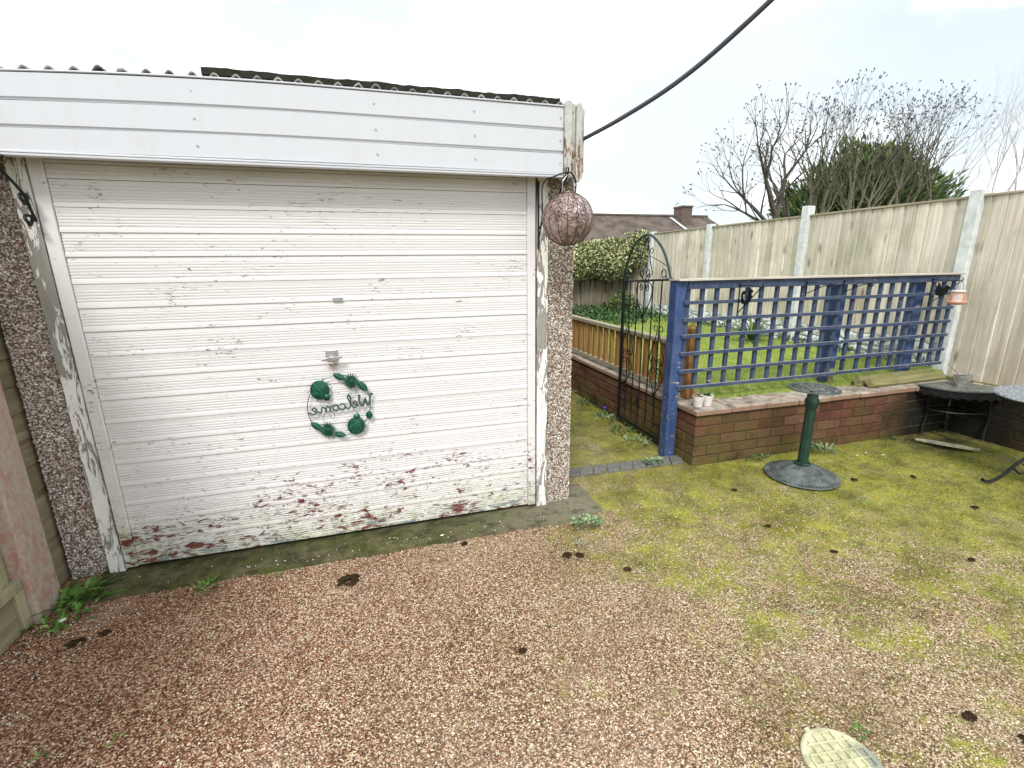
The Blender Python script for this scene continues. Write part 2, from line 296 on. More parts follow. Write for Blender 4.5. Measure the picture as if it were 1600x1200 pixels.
M = dict(
    agg=m_aggregate(), peb=m_pebble(), door=m_door(), jamb=m_jamb(), blue=m_blue(), bluep=m_blue(True), brick=m_brick(), mortar=m_mortar(), cap=m_cap(),
    thr=m_threshold(), lawn=m_lawn(), roof=m_roof(), moss=m_moss(), upvc=m_upvc(), endb=m_endboard(), lantern=m_lantern(), hroof=m_house_roof(),
    fence=m_wood('pale_fence_boards', (.56, .49, .39), (.84, .79, .69), gamt=.42), backf=m_wood('grey_old_fence_boards', (.14, .115, .085), (.30, .26, .20), gamt=.4),
    leftf=m_wood('green_stained_boards', (.28, .26, .16), (.50, .47, .32), gamt=.6), leftp=m_wood('side_planks', (.20, .17, .11), (.38, .33, .22), gamt=.5, ax='y'),
    picket=m_wood('orange_brown_timber', (.20, .095, .035), (.42, .23, .09), gamt=.15, knot=False), rail=m_wood('grey_rail_timber', (.30, .26, .18), (.52, .46, .34), gamt=.35, ax='y', knot=False),
    log=m_wood('mossy_plank', (.15, .145, .06), (.30, .28, .14), gamt=.6, ax='x'), capst=m_wood('bare_capping_strip', (.42, .37, .30), (.62, .58, .50), gamt=.1, ax='x', knot=False),
    conc=plain('pale_concrete_post', (.66, .69, .68), .85, .2, var=.2, sc=18, bump=.002), gb=None, pconc=None,
    black=plain('black_painted_iron', (.008, .011, .011), .5, .35, var=.5), green=plain('dark_green_iron', (.012, .045, .032), .4, .5, var=.4),
    pewter=None, wreath=plain('green_enamel_metal', (.008, .10, .058), .28, .6, .35, var=.6, sc=45, bump=.0015), vein=plain('light_green_enamel', (.05, .26, .19), .35, .5, .2, var=.3), zinc=plain('zinc_handle', (.50, .50, .51), .35, .5, .8),
    rubber=plain('grey_black_cable', (.075, .08, .10), .6, .3), white=plain('white_glazed_pot', (.82, .80, .79), .4, .5, var=.08), grey=plain('weathered_grey_pot', (.40, .40, .38), .8, .2, var=.4, sc=35, bump=.003),
    soil=plain('dark_soil', (.03, .022, .015), .95, .1, var=.5, sc=80, bump=.006), dark=plain('dark_interior', (.012, .011, .010), .9, .1), lead=plain('lead_flashing', (.55, .58, .62), .6, .3),
    bark=plain('grey_brown_bark', (.105, .09, .075), .9, .1, var=.4, sc=30, bump=.004), bark2=plain('greenish_grey_bark', (.15, .14, .10), .9, .1, var=.4, sc=30, bump=.004), barkb=plain('pale_birch_bark', (.60, .54, .55), .9, .1, var=.3), twig=plain('dry_seed_clusters', (.085, .065, .055), .9, .1, var=.3),
    conifer=m_leaf('dark_conifer_foliage', ((0, (.020, .042, .016)), (.35, (.055, .10, .032)), (.7, (.12, .175, .055)), (1, (.24, .28, .10)))),
    hedge=m_leaf('variegated_leaves', ((0, (.03, .05, .018)), (.3, (.10, .14, .05)), (.5, (.32, .36, .14)), (.75, (.62, .62, .32)), (1, (.80, .78, .52)))),
    ivy=m_leaf('ivy_leaves', ((0, (.018, .05, .02)), (.5, (.05, .11, .035)), (1, (.14, .24, .07)))),
    weed=m_leaf('weed_leaves', ((0, (.05, .11, .02)), (.5, (.11, .22, .04)), (1, (.20, .34, .08)))),
    clover=m_leaf('grey_green_clover', ((0, (.10, .17, .07)), (.5, (.20, .30, .15)), (1, (.34, .44, .26)))),
    blade=m_leaf('sword_leaves', ((0, (.04, .09, .02)), (.5, (.10, .19, .03)), (1, (.24, .34, .06)))),
    grass=m_leaf('grass_blades', ((0, (.15, .21, .035)), (.5, (.28, .35, .075)), (1, (.43, .48, .16)))),
    dry=m_leaf('dry_stems', ((0, (.18, .11, .06)), (.5, (.32, .22, .13)), (1, (.50, .42, .28)))),
    petal=plain('purple_petals', (.07, .02, .26), .5, .3), petalw=plain('white_petals', (.75, .74, .70), .6, .3),
    clod=plain('dark_moss_clod', (.045, .030, .016), .95, .05, var=.6, sc=90, bump=.004), clodbrown=plain('tan_leaf_litter', (.24, .13, .05), .9, .1, var=.4, sc=60),
    pav2=plain('pebbledash_render', (.17, .145, .12), .95, .1, var=.3, sc=60, bump=.002), rib=plain('dark_copper_rib', (.09, .05, .04), .5, .4), peach=plain('peach_plastic', (.78, .40, .27), .4, .4, var=.08), shade=plain('pale_grey_plastic', (.70, .68, .66), .5, .4, var=.08),
    slate=plain('grey_green_slate', (.16, .17, .145), .6, .3, var=.5, sc=20, bump=.002), pave=plain('grey_block_paver', (.17, .17, .155), .85, .2, var=.35, sc=40, bump=.003),
    cover=None, hbrick=plain('far_brick', (.16, .115, .10), .9, .1, var=.3, sc=8), hgrass=plain('rough_grass', (.09, .13, .03), .95, .1, var=.4, sc=2, bump=.02),
    iron2=None, string=plain('jute_string', (.42, .34, .24), .9, .1))
def _m_gb():
    m = Mt('white_rockface_gravel_board', .8, .2)
    d = m.vor(7, m.map((1, 1, 1.8)), 'Distance', 'DISTANCE_TO_EDGE')
    c = m.mix(m.ramp(m.noise(9, 6, rough=.7), (.45, 0), (.68, 1)), (.80, .83, .84), (.36, .38, .32))
    c = m.mix(m.ramp(d, (.02, .75), (.09, 0)), c, (.20, .22, .19))
    return m.done(c, bump=m.math('ADD', m.math('MINIMUM', d, .25), m.math('MULTIPLY', m.noise(30, 4), .1)), dist=.06, strength=.8)
M['gb'] = _m_gb()
def _m_pconc():
    m = Mt('lichened_pink_concrete_post', .9, .15)
    c = m.mix(m.noise(60, 5), (.33, .27, .22), (.52, .45, .38))
    f = m.noise(1, 8, m.map((34, 34, 18)), .75)
    c = m.mix(m.math('MULTIPLY', m.ramp(f, (.47, 0), (.60, 1)), m.rng(m.noise(2.2, 3), .35, .6)), c, (.42, .19, .15))
    return m.done(c, bump=m.noise(110, 4), dist=.002)
M['pconc'] = _m_pconc()
def _m_pewter():
    m = Mt('worn_cast_pedestal', .5, .4)
    c = m.mix(m.ramp(m.noise(14, 6, rough=.7), (.35, 0), (.65, 1)), (.035, .045, .042), (.15, .17, .165))
    return m.done(c, bump=m.noise(50, 5), dist=.002)
M['pewter'] = _m_pewter()
def _m_cover():
    m = Mt('moss_stained_cover', .8, .2)
    c = m.mix(m.ramp(m.noise(28, 6, rough=.7), (.38, 0), (.62, 1)), (.66, .63, .42), (.40, .40, .24))
    c = m.mix(m.ramp(m.noise(9, 3), (.52, 0), (.64, .8)), c, (.22, .24, .22))
    return m.done(c, bump=m.noise(90, 3), dist=.001)
M['cover'] = _m_cover()
def _m_iron2():
    m = Mt('frosted_cast_table_top', .5, .5)
    c = m.mix(m.ramp(m.noise(50, 5, rough=.7), (.4, 0), (.6, 1)), (.09, .105, .11), (.36, .39, .41))
    return m.done(c, bump=m.noise(60, 4), dist=.003)
M['iron2'] = _m_iron2()

# ------------------------------------------------------------------ mesh helpers
def sag(x, z): return z-min(.06, .034*max(0, (-x-.15)/1.05)**2)*(z-1.835)/.305
class MB:
    def __init__(s): s.v = []; s.f = []
    def add(s, vs, fs):
        o = len(s.v); s.v += [tuple(q) for q in vs]; s.f += [tuple(i+o for i in f) for f in fs]; return s
    def box(s, x0, x1, y0, y1, z0, z1):
        return s.add([(x, y, z) for x in (x0, x1) for y in (y0, y1) for z in (z0, z1)],
                     [(0, 1, 3, 2), (4, 6, 7, 5), (0, 4, 5, 1), (2, 3, 7, 6), (0, 2, 6, 4), (1, 5, 7, 3)])
    def obox(s, c, ax, ay, az):
        c = Vector(c); ax, ay, az = Vector(ax), Vector(ay), Vector(az)
        return s.add([c+ax*i+ay*j+az*k for i in (-1, 1) for j in (-1, 1) for k in (-1, 1)],
                     [(0, 1, 3, 2), (4, 6, 7, 5), (0, 4, 5, 1), (2, 3, 7, 6), (0, 2, 6, 4), (1, 5, 7, 3)])
    def tube(s, pts, r, n=8, flat=None):
        """flat=(vector, k): squash the section along that vector"""
        pts = [Vector(p) for p in pts]; rs = r if isinstance(r, (list, tuple)) else [r]*len(pts)
        ring = []; prev = None
        for i, p in enumerate(pts):
            d = (pts[min(i+1, len(pts)-1)]-pts[max(i-1, 0)])
            if d.length < 1e-9: d = Vector((0, 0, 1))
            d.normalize()
            if prev is None:
                a = d.cross(Vector((0, 0, 1)));
                if a.length < .05: a = d.cross(Vector((1, 0, 0)))
            else: a = prev - d*prev.dot(d)
            if a.length < 1e-6: a = d.orthogonal()
            a.normalize(); prev = a; b = d.cross(a)
            vs = []
            for k in range(n):
                t = 2*math.pi*k/n; q = (a*math.cos(t)+b*math.sin(t))*rs[i]
                if flat: q = q + flat[0]*(q.dot(flat[0])*(flat[1]-1))
                vs.append(p+q)
            ring.append(vs)
        V = [v for g in ring for v in g]; Fc = []
        for i in range(len(pts)-1):
            for k in range(n): Fc.append((i*n+k, i*n+(k+1) % n, (i+1)*n+(k+1) % n, (i+1)*n+k))
        Fc.append(tuple(range(n-1, -1, -1))); Fc.append(tuple((len(pts)-1)*n+k for k in range(n)))
        return s.add(V, Fc)
    def lathe(s, prof, c, n=32, sx=1, sy=1):
        c = Vector(c); V = []; Fc = []
        for (r, z) in prof:
            for k in range(n):
                t = 2*math.pi*k/n; V.append((c.x+r*math.cos(t)*sx, c.y+r*math.sin(t)*sy, c.z+z))
        for i in range(len(prof)-1):
            for k in range(n): Fc.append((i*n+k, i*n+(k+1) % n, (i+1)*n+(k+1) % n, (i+1)*n+k))
        return s.add(V, Fc)
    def prism(s, poly, f, t):
        """poly 2-D points, f(u,v,w)->3-D, w from 0 to t"""
        n = len(poly); V = [f(u, v, 0) for u, v in poly]+[f(u, v, t) for u, v in poly]
        return s.add(V, [tuple(range(n)), tuple(range(2*n-1, n-1, -1))]+[(i, i+n, (i+1) % n+n, (i+1) % n) for i in range(n)])
    def leaf(s, p, d, nrm, ln, wd, fold=.25):
        d = d.normalized(); nrm = (nrm-d*nrm.dot(d)); nrm = nrm.normalized() if nrm.length > 1e-4 else d.orthogonal(); b = d.cross(nrm)
        m_ = p+d*ln*.45
        return s.add([p, m_+b*wd*.5+nrm*wd*fold, p+d*ln, m_-b*wd*.5+nrm*wd*fold, m_], [(0, 1, 4), (1, 2, 4), (0, 4, 3), (4, 2, 3)])
    def build(s, name, mat, parent=None, smooth=False, bevel=0, origin=None):
        me = bpy.data.meshes.new(name)
        if parent is not None: o = Vector(parent.location) if parent.parent is None else Vector(parent['_w'])
        elif origin is not None: o = Vector(origin)
        else:
            xs = [v[0] for v in s.v]; ys = [v[1] for v in s.v]; o = Vector(((min(xs)+max(xs))/2, (min(ys)+max(ys))/2, min(v[2] for v in s.v)))
        me.from_pydata([(v[0]-o.x, v[1]-o.y, v[2]-o.z) for v in s.v], [], s.f); me.update()
        me.materials.append(mat)
        if smooth: me.polygons.foreach_set('use_smooth', [True]*len(me.polygons))
        ob = bpy.data.objects.new(name, me); col.objects.link(ob)
        if parent is not None: ob.parent = parent
        else: ob.location = o
        ob['_w'] = tuple(o)
        if bevel:
            b = ob.modifiers.new('bevel', 'BEVEL'); b.width = bevel; b.segments = 2; b.limit_method = 'ANGLE'
        if smooth:
            try: me.set_sharp_from_angle(angle=math.radians(40))
            except Exception: pass
        return ob
def thing(name, label, cat, loc, group=None):
    o = bpy.data.objects.new(name, None); col.objects.link(o); o.location = loc; o.empty_display_size = .1; o['_w'] = tuple(loc)
    o['label'] = label; o['category'] = cat
    if group: o['group'] = group
    return o
def tag(o, label, cat, group=None):
    o['label'] = label; o['category'] = cat
    if group: o['group'] = group
    return o
def struct(o): o['kind'] = 'structure'; return o
def rv(): return Vector((R.gauss(0, 1), R.gauss(0, 1), R.gauss(0, 1))).normalized()
ICO = None
def ico():
    global ICO
    if ICO is None:
        t = (1+5**.5)/2; v = [(-1, t, 0), (1, t, 0), (-1, -t, 0), (1, -t, 0), (0, -1, t), (0, 1, t), (0, -1, -t), (0, 1, -t), (t, 0, -1), (t, 0, 1), (-t, 0, -1), (-t, 0, 1)]
        v = [Vector(q).normalized() for q in v]
        f = [(0, 11, 5), (0, 5, 1), (0, 1, 7), (0, 7, 10), (0, 10, 11), (1, 5, 9), (5, 11, 4), (11, 10, 2), (10, 7, 6), (7, 1, 8), (3, 9, 4), (3, 4, 2), (3, 2, 6), (3, 6, 8), (3, 8, 9), (4, 9, 5), (2, 4, 11), (6, 2, 10), (8, 6, 7), (9, 8, 1)]
        ICO = (v, f)
    return ICO
def stone(mb, p, rx, ry, rz):
    v, f = ico(); q = Matrix.Rotation(R.uniform(0, 6.28), 3, rv())
    mb.add([(p[0]+w_.x*rx, p[1]+w_.y*ry, p[2]+w_.z*rz) for w_ in (q @ a*R.uniform(.75, 1.1) for a in v)], f)
def sub_box(mb, x0, x1, y0, y1, z0, z1, nx, amp, sc, seed=0):
    """lumpy bar along x: rounded section displaced by noise"""
    n = 12; V = []; Fc = []
    for i in range(nx+1):
        x = x0+(x1-x0)*i/nx; k = 1 if 0 < i < nx else .7
        for j in range(n):
            t = 2*math.pi*j/n; cy = max(-1, min(1, 1.25*math.cos(t)))*(y1-y0)/2*k+(y0+y1)/2; cz = max(-1, min(1, 1.25*math.sin(t)))*(z1-z0)/2*k+(z0+z1)/2
            q = mnoise.noise_vector(Vector((x*sc+seed, cy*sc, cz*sc)))*amp+mnoise.noise_vector(Vector((x*sc*3+seed, cy*sc*3, cz*sc*3)))*amp*.5
            V.append((x, cy+q.y, cz+q.z))
    for i in range(nx):
        for j in range(n): Fc.append((i*n+j, i*n+(j+1) % n, (i+1)*n+(j+1) % n, (i+1)*n+j))
    Fc.append(tuple(range(n))); Fc.append(tuple(nx*n+j for j in range(n-1, -1, -1)))
    mb.add(V, Fc)

# ------------------------------------------------------------------ the ground and other setting
g = MB(); g.add([(-400, -400, -.03), (400, -400, -.03), (400, 400, -.03), (-400, 400, -.03)], [(0, 1, 2, 3)])
struct(g.build('ground', M['hgrass'], origin=(0, 0, -.03)))
g = MB(); nx_, ny_ = 150, 150
for j in range(ny_+1):
    for i in range(nx_+1):
        x = -4+8.8*i/nx_; y = -3.0+5.9*j/ny_
        z = .004*mnoise.noise(Vector((x*1.5, y*1.5, 0)))+.0015*mnoise.noise(Vector((x*9, y*9, 2)))
        g.v.append((x, y, z-.006))
for j in range(ny_):
    for i in range(nx_): a = j*(nx_+1)+i; g.f.append((a, a+1, a+nx_+2, a+nx_+1))
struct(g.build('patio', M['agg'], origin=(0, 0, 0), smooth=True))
g = MB(); g.add([(1.0, 2.9, -.006), (2.12, 2.9, -.006), (2.12, 9.0, -.006), (1.0, 9.0, -.006)], [(0, 1, 2, 3)])
struct(g.build('path', M['agg'], origin=(1.5, 3, 0)))
# mossy concrete threshold in front of the garage door
g = MB(); N = 90; rows = []
for i in range(N+1):
    x = -1.36+2.56*i/N; e = 2.215+.012*mnoise.noise(Vector((x*5, 0, 0)))+.01*mnoise.noise(Vector((x*19, 3, 0)))
    if x > 1.05: e += (x-1.05)*.35
    zz = .010+.003*mnoise.noise(Vector((x*8, 1, 5)))
    g.v += [(x, e, -.02), (x, e+.008+.006*mnoise.noise(Vector((x*40, 3, 0))), zz), (x, e+.11, zz+.002*mnoise.noise(Vector((x*12, 2, 5)))), (x, 2.40, zz), (x, 2.62, zz)]
for i in range(N):
    for k in range(4): a = i*5+k; g.f.append((a, a+5, a+6, a+1))
struct(g.build('threshold', M['thr'], origin=(0, 2.3, 0)))
# block edging across the path
g = MB(); x = 1.06; i = 0
while x < 2.02:
    wv = .102; yy = 2.745+(-.03)*(x-1.1)+R.uniform(-.004, .004); sk = .06
    g.add([(x+.003+a*(wv-.006)+b*sk, yy+b*.125, z) for z in (-.02, .006+R.uniform(0, .005)) for a, b in ((0, 0), (1, 0), (1, 1), (0, 1))],
          [(0, 3, 2, 1), (4, 5, 6, 7), (0, 1, 5, 4), (1, 2, 6, 5), (2, 3, 7, 6), (3, 0, 4, 7)])
    x += wv; i += 1
struct(g.build('block_edging', M['pave'], bevel=.003))

# ------------------------------------------------------------------ garage
GX0, GX1, GY = -1.49, 1.055, 2.44
ga = thing('garage', 'pebbledashed garage with flaking white up-and-over door and white clad fascia', 'garage', (-.2, GY, 0))
def pillar(x0, x1, n):
    b = MB(); b.box(x0+.006, x1-.006, GY+.004, GY+.30, -.02, 1.86)
    core = b.build('pebbledash_pillar', M['pav2'], ga)
    p = MB()
    cell = .0080; nz_ = int(1.86/cell)
    for k in range(nz_):
        for i in range(int((x1-x0)/cell)+1):
            if R.random() < .07: continue
            r = R.uniform(.0036, .0064); x = x0+i*cell+R.uniform(-.003, .003)+(k % 2)*cell*.5; x = min(max(x, x0+.003), x1-.003)
            stone(p, (x, GY+.003+R.uniform(-.002, .003), k*cell+R.uniform(-.003, .003)), r*R.uniform(.8, 1.35), r*.8, r*R.uniform(.8, 1.3))
    for k in range(nz_):   # outer side returns
        for i in range(18):
            r = R.uniform(.0045, .0075); xs = x1-.004 if n else x0+.004
            stone(p, (xs, GY+.006+i*.0095, k*cell+R.uniform(-.003, .003)), r*.7, r, r)
    p.build('stones', M['peb'], core)
pillar(.893, 1.055, 1); pillar(-1.49, -1.318, 0)
b = MB(); b.box(.905, 1.045, 2.745, 8.2, -.02, 2.0); b.build('side_wall', M['mortar'], ga)
b = MB(); b.box(-1.48, -1.34, 2.745, 8.2, -.02, 2.0); b.build('side_wall', M['mortar'], ga)
b = MB(); b.box(-1.335, .90, 8.0, 8.15, -.02, 2.0); b.build('back_wall', M['mortar'], ga)
# timber jambs
def jamb(x0, x1, xi):
    b = MB(); N = 60
    V = []
    for i in range(N+1):
        z = -.005+1.90*i/N; q = .003*mnoise.noise(Vector((z*9, x0, 0)))
        V += [(x0+q, GY-.022, z), (x1+q*.5, GY-.024, z), (x1+q*.5, GY+.10, z), (x0, GY+.10, z)]
    b.v = V
    for i in range(N):
        for k in range(4): a = i*4; b.f.append((a+k, a+(k+1) % 4, a+4+(k+1) % 4, a+4+k))
    b.f += [(0, 3, 2, 1), tuple(N*4+k for k in range(4))]
    return b.build('jamb', M['jamb'], ga)
jamb(-1.325, -1.262, 0); jamb(.838, .897, 1)
b = MB(); b.box(-1.335, .90, GY-.02, GY+.08, 1.905, 1.985); b.box(-1.335, .90, 2.3305, GY-.024, 1.848, 1.862); b.build('door_head', M['jamb'], ga)
# the door: slatted steel panel
DZ0, DZ1 = .030, 1.895
dr = MB()
gro = [1.83, 1.773, 1.667, 1.473, 1.363, 1.163, 1.056, .859, .75, .554, .443, .249, .142, .030]
prof = []   # (depth, z) from top to bottom
top = DZ1
for gz in gro:
    H = top-gz
    if H > .15: parts = [(top, top-H/2, .45), (top-H/2, gz, 1)]
    else: parts = [(top, gz, 1)]
    for (a, b_, st) in parts:
        h = a-b_; prof.append((.0068*(st if st < 1 else 1), a)); z = a-.020
        prof.append((.0050, z))
        while z > b_+.018:
            prof += [(.0038, z-.001), (.0060, z-.003), (.0060, z-.0048), (.0034, z-.0068)]; z -= .0125
        prof += [(.0018, b_+.012), (.0012, b_+.0018)]+([(.020, b_+.0016), (.020, b_-.0032)] if st == 1 and b_ > .05 else [])
    top = gz
dy = GY-.022
xl, xr = -1.203, .781; NX = 24
V = []
for (d, z) in prof:
    for i in range(NX+1):
        x = xl+(xr-xl)*i/NX; V.append((x, dy+d+.003*math.sin(x*2.1+z)*.6+.0008*mnoise.noise(Vector((x*3, z*4, 0))), z))
Fc = [(j*(NX+1)+i, (j+1)*(NX+1)+i, (j+1)*(NX+1)+i+1, j*(NX+1)+i+1) for j in range(len(prof)-1) for i in range(NX)]
dr.add(V, Fc); dr.box(xl, xr, dy+.02, dy+.03, DZ0, DZ1)
door = dr.build('garage_door', M['door'], ga)
for (a, b2) in ((-1.256, -1.205), (.7825, .827)):
    b = MB(); b.box(a, b2, dy-.006, dy+.02, DZ0-.004, DZ1); b.build('stile', M['door'], door, bevel=.004)
b = MB(); b.box(-1.34, .91, GY+.012, GY+.02, -.02, 1.9); b.build('backing', M['dark'], ga)
# grey bare patch / latch opening, handle
b = MB(); b.box(-.194, -.150, dy-.003, dy+.004, 1.262, 1.279); b.build('keyhole_plate', M['zinc'], door)
hd = MB(); hd.box(-.252, -.198, dy-.006, dy+.004, .975, 1.030)
hd.tube([(-.223, dy-.003, .992), (-.223, dy-.035, .992)], .013, 14)
hb = hd.build('handle', M['zinc'], door, bevel=.004)
h2 = MB(); V = lambda u, v, w_: (-.223+u, dy-.040+w_, .990+v)
h2.prism([(-.050, -.006), (-.050, .001), (-.015, .010), (.012, .012), (.048, .010), (.050, .004), (.012, -.009), (-.015, -.011)], V, .010)
h2.build('lever', M['zinc'], hb, bevel=.002)
h3 = MB(); h3.tube([(-.238, dy-.006, .958), (-.225, dy-.014, .952), (-.205, dy-.008, .958)], .006, 8); h3.build('rusty_collar', M['dry'], hb)
# fascia
fas = [(2.043, 2.140), (1.943, 2.0405), (1.845, 1.9405)]
fz = MB()
fx0, fx1 = -1.62, .928
fboard = []
for k, (a, b2) in enumerate(fas):
    p = [(2.306, b2), (2.298, b2-.003), (2.298, a+.008), (2.305, a+.004), (2.305, a-.002)]
    m_ = MB(); NXf = 30; V = []
    for (y, z) in p:
        for i in range(NXf+1):
            x = fx0+(fx1-fx0)*i/NXf; V.append((x, y+.002*math.sin(x*1.7+k), sag(x, z+.0015*math.sin(x*2.3+k))))
    m_.add(V, [(j*(NXf+1)+i, (j+1)*(NXf+1)+i, (j+1)*(NXf+1)+i+1, j*(NXf+1)+i+1) for j in range(len(p)-1) for i in range(NXf)])
    fb = m_.build('fascia_board', M['upvc'], ga, smooth=False)
    zc_ = (a+b2)/2+.004
    for sx_ in (-.62-.004*k, .06, .495, .912):
        s = MB(); s.lathe([(.0, .0), (.0042, .0005), (.0042, .003)], (0, 0, 0), 8)
        s.v = [(sx_+v[0], 2.2965-.001+v[2]*.5-.001, sag(sx_, zc_)+v[1]) for v in s.v]; s.build('screw', M['zinc'], fb)
b = MB(); b.box(fx0, fx1+.001, 2.293, 2.33, 1.831, 1.8405); b.box(fx0, fx1, 2.291, 2.301, 1.841, 1.849); b.build('bottom_trim', M['upvc'], ga, bevel=.002)
b = MB()
for i in range(30):
    xa, xb = fx0+(fx1-fx0)*i/30, fx0+(fx1-fx0)*(i+1)/30; b.add([(x, y, sag(x, z)) for x in (xa, xb) for y in (2.294, 2.345) for z in (2.141, 2.1475)], [(0, 1, 3, 2)]*(i == 0)+[(4, 6, 7, 5)]*(i == 29)+[(0, 4, 5, 1), (2, 3, 7, 6), (0, 2, 6, 4), (1, 5, 7, 3)])
b.build('top_trim', M['upvc'], ga, bevel=.002)
b = MB(); b.box(fx0, -.7, 2.328, 2.338, 1.845, 2.085); b.box(-.7, .925, 2.328, 2.338, 1.845, 2.125); b.build('fascia_backing', M['dark'], ga)
# weathered vertical boards closing the corner
for (a, b2, y, z0, z1) in ((.931, .966, 2.285, 1.828, 2.165), (.968, .988, 2.300, 1.835, 2.158), (.990, 1.018, 2.287, 1.815, 2.158), (1.020, 1.036, 2.312, 1.832, 2.148), (1.0375, 1.050, 2.330, 1.86, 2.145)):
    m_ = MB(); N = 40; V = []
    for i in range(N+1):
        z = z0+(z1-z0)*i/N; q = .0022*mnoise.noise(Vector((z*24, a*50, 0))); k = .55 if i in (0, N) else 1; c_ = (a+b2)/2; h_ = (b2-a)/2
        V += [(c_-h_*k+q, y, z), (c_+h_*k+q*.7, y+q, z), (c_+h_*k, y+.09, z), (c_-h_*k, y+.09, z)]
    m_.v = V
    for i in range(N):
        for k in range(4): m_.f.append((i*4+k, i*4+(k+1) % 4, i*4+4+(k+1) % 4, i*4+4+k))
    m_.f += [(0, 3, 2, 1), tuple(N*4+k for k in range(4))]
    m_.build('corner_board', M['endb'], ga)
b = MB(); b.box(.897, 1.04, 2.375, 2.75, 1.862, 2.10); b.build('corner_post', M['endb'], ga)
# corrugated roof
rf = MB(); pitch = .0765; amp = .0165; NXr = int(2.75/pitch*10); yr = [2.318, 2.9, 4.0, 8.3]
for side in (0, 1):
    V = []
    for y in yr:
        for i in range(NXr+1):
            x = -1.68+2.62*i/NXr; lap = .007 if (x % .95) < .10 else 0
            z = 2.154+lap+amp*math.cos(2*math.pi*x/pitch)-side*.007-.02*(y-2.3)-(2.15-sag(x, 2.15)); V.append((x, y, z))
    rf.add(V, [((j)*(NXr+1)+i, (j+1)*(NXr+1)+i, (j+1)*(NXr+1)+i+1, j*(NXr+1)+i+1)[::1 if side else -1] for j in range(len(yr)-1) for i in range(NXr)])
n1 = (NXr+1)*len(yr); rf.f += [(i, i+1, n1+i+1, n1+i) for i in range(NXr)]
roof = rf.build('roof', M['roof'], ga, smooth=True)
mo = MB(); sub_box(mo, -.60, .945, 2.375, 2.56, 2.168, 2.208, 260, .0055, 11); mo.build('moss_bank', M['moss'], roof, smooth=True)

# overhead cable from the garage corner
P0 = Vector((1.035, 2.36, 2.015)); P1 = Vector((1.46, 1.15, 2.66)); pts = []
cc = [(1.035, 2.36, 2.012), (1.12, 2.12, 2.05), (1.22, 1.86, 2.115), (1.30, 1.63, 2.205), (1.40, 1.35, 2.36), (1.52, 1.0, 2.62), (1.72, .4, 3.2)]
def smooth_pts(P, n=8):
    P = [Vector(p) for p in P]; o = []
    for i in range(len(P)-1):
        a = P[max(i-1, 0)]; b = P[i]; c = P[i+1]; d = P[min(i+2, len(P)-1)]
        for k in range(n):
            t = k/n; o.append(.5*((2*b)+(c-a)*t+(2*a-5*b+4*c-d)*t*t+(3*b-a-3*c+d)*t**3))
    o.append(P[-1]); return o
b = MB(); b.tube(smooth_pts(cc), .0092, 12)
tag(b.build('overhead_cable', M['rubber'], smooth=True), 'dark overhead cable sweeping up from the garage corner into the sky', 'cable')

# ------------------------------------------------------------------ hanging things on the garage
# pierced globe lantern
lc = Vector((.918, 2.205, 1.630)); LR = .120
ln = thing('globe_lantern', 'pierced copper globe lantern hanging below the garage corner', 'lantern', tuple(lc-Vector((0, 0, LR))))
b = MB(); pr = [(max(.034, LR*math.sin(t)), -LR*math.cos(t)*.99) for t in [math.pi*i/28 for i in range(3, 27)]]
V = []; nseg = 64
b.lathe(pr, lc, nseg)
b.v = [tuple(lc+(Vector(v)-lc)*(1+.010*abs(math.cos(8*math.atan2(v[1]-lc.y, v[0]-lc.x))))) for v in b.v]
b.build('pierced_shell', M['lantern'], ln, smooth=True)
b = MB()
for k in range(16):
    a = 2*math.pi*k/16; b.tube([lc+Vector((math.cos(a)*math.sin(t), math.sin(a)*math.sin(t), -math.cos(t)))*LR*1.012 for t in [math.pi*(.1+.8*i/20) for i in range(21)]], .0016, 5)
b.build('ribs', M['rib'], ln)
met = plain('bronze_collar', (.13, .08, .065), .45, .5, .6)
for z in (LR*.965, -LR*.965):
    b = MB(); b.lathe([(.030, -.005), (.037, -.005), (.039, 0), (.037, .006), (.030, .006), (.030, -.005)], lc+Vector((0, 0, z)), 32); b.build('collar', met, ln, smooth=True)
b = MB(); b.tube([lc+Vector((.03, 0, LR)), lc+Vector((.028, 0, LR+.05)), lc+Vector((.0, 0, LR+.085)), lc+Vector((-.028, 0, LR+.05)), lc+Vector((-.03, 0, LR))], .0016, 6); b.build('carry_wire', M['zinc'], ln)
# black scroll bracket that carries it
b = MB()
b.tube(smooth_pts([(.842, 2.40, 1.55), (.845, 2.36, 1.66), (.836, 2.33, 1.80), (.870, 2.25, 1.828), (.915, 2.2, 1.838), (.950, 2.22, 1.828), (.972, 2.24, 1.80), (.975, 2.25, 1.76)]), .0035, 8)
b.tube(smooth_pts([(.842, 2.40, 1.60), (.872, 2.30, 1.70), (.900, 2.23, 1.78), (.915, 2.205, 1.835), (.918, 2.205, 1.86)]), .0040, 8)
b.tube([(.905, 2.2, 1.86), (.905, 2.21, 1.80), (.905, 2.205, 1.775)], .003, 8)
b.tube([(.842, 2.412, 1.50), (.842, 2.412, 1.83)], .005, 8)
tag(b.build('hanging_bracket', M['black'], smooth=True), 'black scrolled iron bracket holding the globe lantern at the garage corner', 'bracket')
